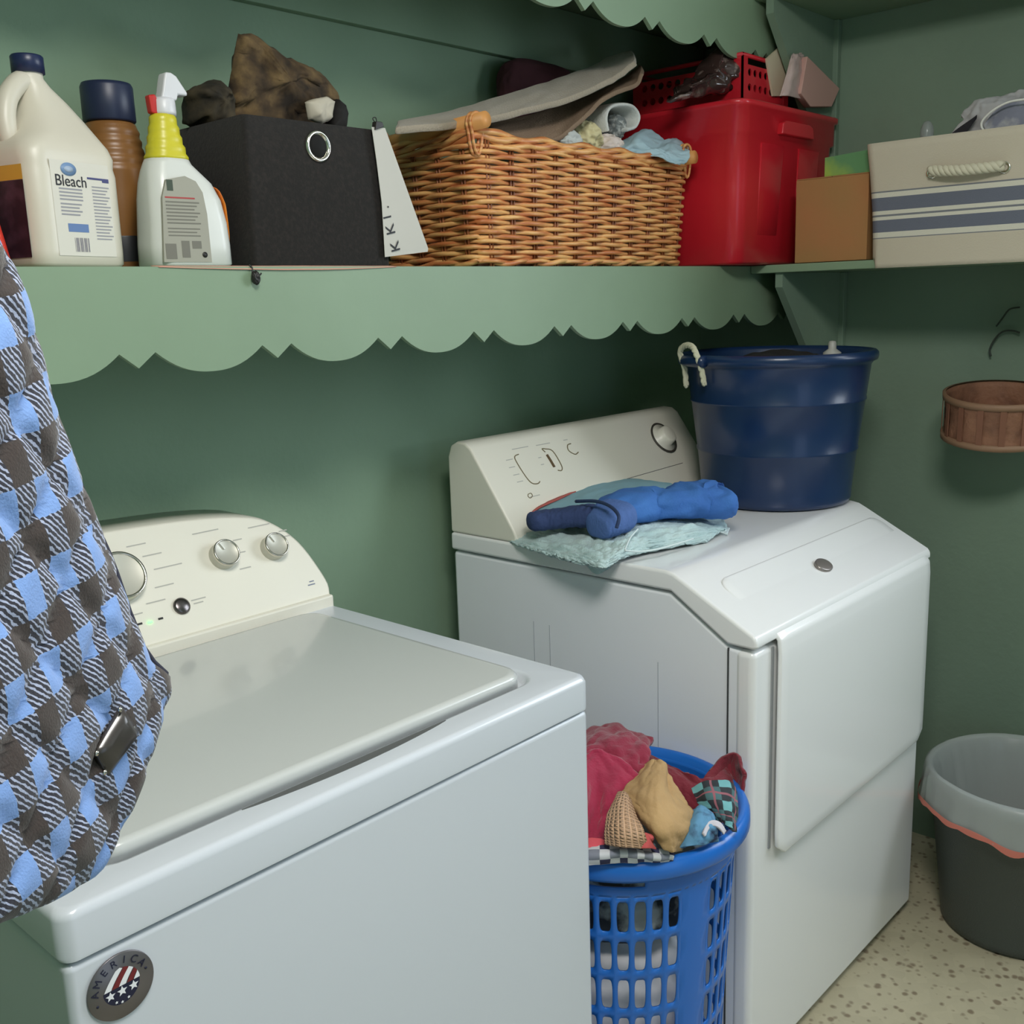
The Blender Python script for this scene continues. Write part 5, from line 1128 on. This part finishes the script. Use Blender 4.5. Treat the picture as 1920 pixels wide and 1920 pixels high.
# plane of the garment: hangs from a peg on the left wall and reaches into the room
JA = Vector((-.52, -1.335, 0)); JD = Vector((.84, .54, 0)).normalized(); JN = Vector((.54, -.84, 0))
def onj(px, py, off=0):
    d = ray(px, py); t = (JA - CP).dot(JN) / d.dot(JN); return CP + d * t + JN * off
def onj2(px, py, o):
    d = ray(px, py); t = (JA + JN * o - CP).dot(JN) / d.dot(JN); return CP + d * t
def jfo(x, z): return .006 * noise.noise(Vector((x * 9, z * 3, 2))) + .004 * noise.noise(Vector((x * 20, z * 7, 5)))
def jacket():
    edge = [(0, 488), (34, 560), (75, 700), (120, 830), (165, 950), (205, 1050), (232, 1150), (262, 1230), (300, 1262), (304, 1290), (290, 1340), (262, 1430), (232, 1510), (205, 1580), (178, 1640), (120, 1695), (60, 1718), (0, 1730)]
    E = []
    for px, py in edge:
        q = onj(px, py); E.append(((q - JA).dot(JD), q.z))
    top = [(.13, 1.80), (.20, 1.795), (.30, 1.66)]           # collar and shoulder beyond the frame
    right = top + E
    bz = E[-1][1]
    # rows: for each height a left edge and right edge; polar quads from left seam
    zs = [1.80, 1.72, 1.64, 1.56] + [e[1] for e in E[:14]]
    def rx_(z):
        pts = right
        best = None
        for (xa, za), (xb, zb) in zip(pts, pts[1:]):
            if (za - z) * (zb - z) <= 0 and abs(za - zb) > 1e-9:
                f = (za - z) / (za - zb); x = xa + (xb - xa) * f; best = x if best is None else max(best, x)
        return best
    zmax, nv_, nu_ = 1.797, 230, 120
    zmin = min(e[1] for e in E); low = min(e[1] for e in E); xlow = [e[0] for e in E if e[1] == low][0]; V = []; U = []; F = []
    def lx_(z): return .035 + .02 * sin(z * 9)
    zr = [zmax + (zmin - zmax) * j / nv_ for j in range(nv_ + 1)]
    hem = [(x, z) for x, z in E[12:]]
    for side in (1, -1):
        for j, z in enumerate(zr):
            R_ = rx_(max(z, low + .001)) or E[-1][0]; L_ = lx_(z)
            for i in range(nu_ + 1):
                f = i / nu_; x = L_ + (R_ - L_) * f; z = zr[j]
                hz = (bz - zmin) if x < E[-1][0] else ((bz - zmin) * max(0, (xlow - x) / max(xlow - E[-1][0], 1e-6)) ** 1.3)
                ws = max(0, min(1, (zmin + .10 - z) / .10)); z += hz * ws * ws
                q1 = (x * 1.15 - z) / .056; q2 = (x * 1.15 + z) / .056
                ql = min(abs(q1 - round(q1)), abs(q2 - round(q2)))
                puff = min(ql * 4.5, 1) ** .5 * .0058
                edgef = min(1, min(f, 1 - f) * 14, (j + .5) * .1, (nv_ - j + .3) * .1); edgef = math.sqrt(max(1 - (1 - edgef) ** 2, 0))
                fold = jfo(x, z) / 1.2
                dep = side * (.007 + puff) * edgef + fold * 1.2
                V.append(JA + JD * x + JN * dep + Vector((0, 0, z))); 
                a = .28; uu = x / .62 + .05 * z; vv = z
                # pattern axes lean with the garment
                U.append((uu * cos(a) * .86 + vv * sin(a) * .95 + fold * .8, -uu * .10 + vv * cos(a) * .95 + fold * .4))
        o = 0 if side == 1 else (nv_ + 1) * (nu_ + 1)
        for j in range(nv_):
            for i in range(nu_):
                a = o + j * (nu_ + 1) + i; F.append((a, a + 1, a + nu_ + 2, a + nu_ + 1))
    jk = thing('quilted_jacket', JA + JD * .15 + Vector((0, 0, 1.79)), 'blue and black checked quilted jacket hanging at the left edge of the photo', 'jacket')
    b = mk('quilted_body', V, F, M_buf, jk, smooth=True, uvs=U, merge=True)
    # piping round the edge
    tube('edge_binding', [JA + JD * x + Vector((0, 0, z)) + JN * jfo(x, z) for x, z in [(rx_(z), z) for z in zr[3:-2:4]]], .0022, mat('dark_binding', S(46, 46, 62), .8), jk, seg=6)
    # glossy black patch with four studs
    pc = [(213, 1323), (245, 1372), (195, 1458), (170, 1412)]
    P_ = [onj2(px, py, .011) - JN * .011 for px, py in pc]; X = []
    for k in range(4):
        a, c = P_[k], P_[(k + 1) % 4]
        for i in range(8): X.append(a.lerp(c, i / 8))
    ctr = sum(P_, Vector()) / 4
    def jf(p): x = (p - JA).dot(JD); return jfo(x, p.z)
    X = [ctr + (p - ctr) * (.97 if i % 8 else .93) for i, p in enumerate(X)]
    V = [p + JN * (jf(p) + .0105) for p in X] + [p + JN * (jf(p) + .0132) for p in X] + [ctr + (p - ctr) * .6 + JN * (jf(p) + .0165) for p in X]; n = len(X)
    F = [tuple(range(n)), tuple(range(2 * n, 3 * n))] + [(i, (i + 1) % n, n + (i + 1) % n, n + i) for i in range(n)] + [(n + i, n + (i + 1) % n, 2 * n + (i + 1) % n, 2 * n + i) for i in range(n)]
    pt = mk('patch', V, F, mat('glossy_black_patch', S(58, 54, 52), .28, spec=.7), jk, smooth=True); pt['label'] = 'glossy blackish patch with silver studs'
    for px, py in ((213, 1330), (236, 1365), (176, 1412), (193, 1448)):
        q = onj2(px, py, .0135) - JN * .0135; lathe('stud', [(.0018, 0), (.0014, .001), (0, .0015)], q + JN * (jf(q) + .0138), M_chrome, pt, axis=JN, seg=14)
jacket()
hk = thing('coat_hook', (XL, -1.335 + .0, 1.80), 'iron coat hook on the left wall holding up the checked jacket', 'hook')
box('wall_plate', (XL + .0, XL + .006, -1.365, -1.305, 1.77, 1.86), M_dark, hk, bevel=.002)
tube('hook_arm', [(XL + .004, -1.335, 1.82), (XL + .10, -1.30, 1.80), (XL + .19, -1.265, 1.793), (XL + .27, -1.213, 1.80), (XL + .285, -1.205, 1.83)], .005, M_dark, hk, spline=24, seg=10)
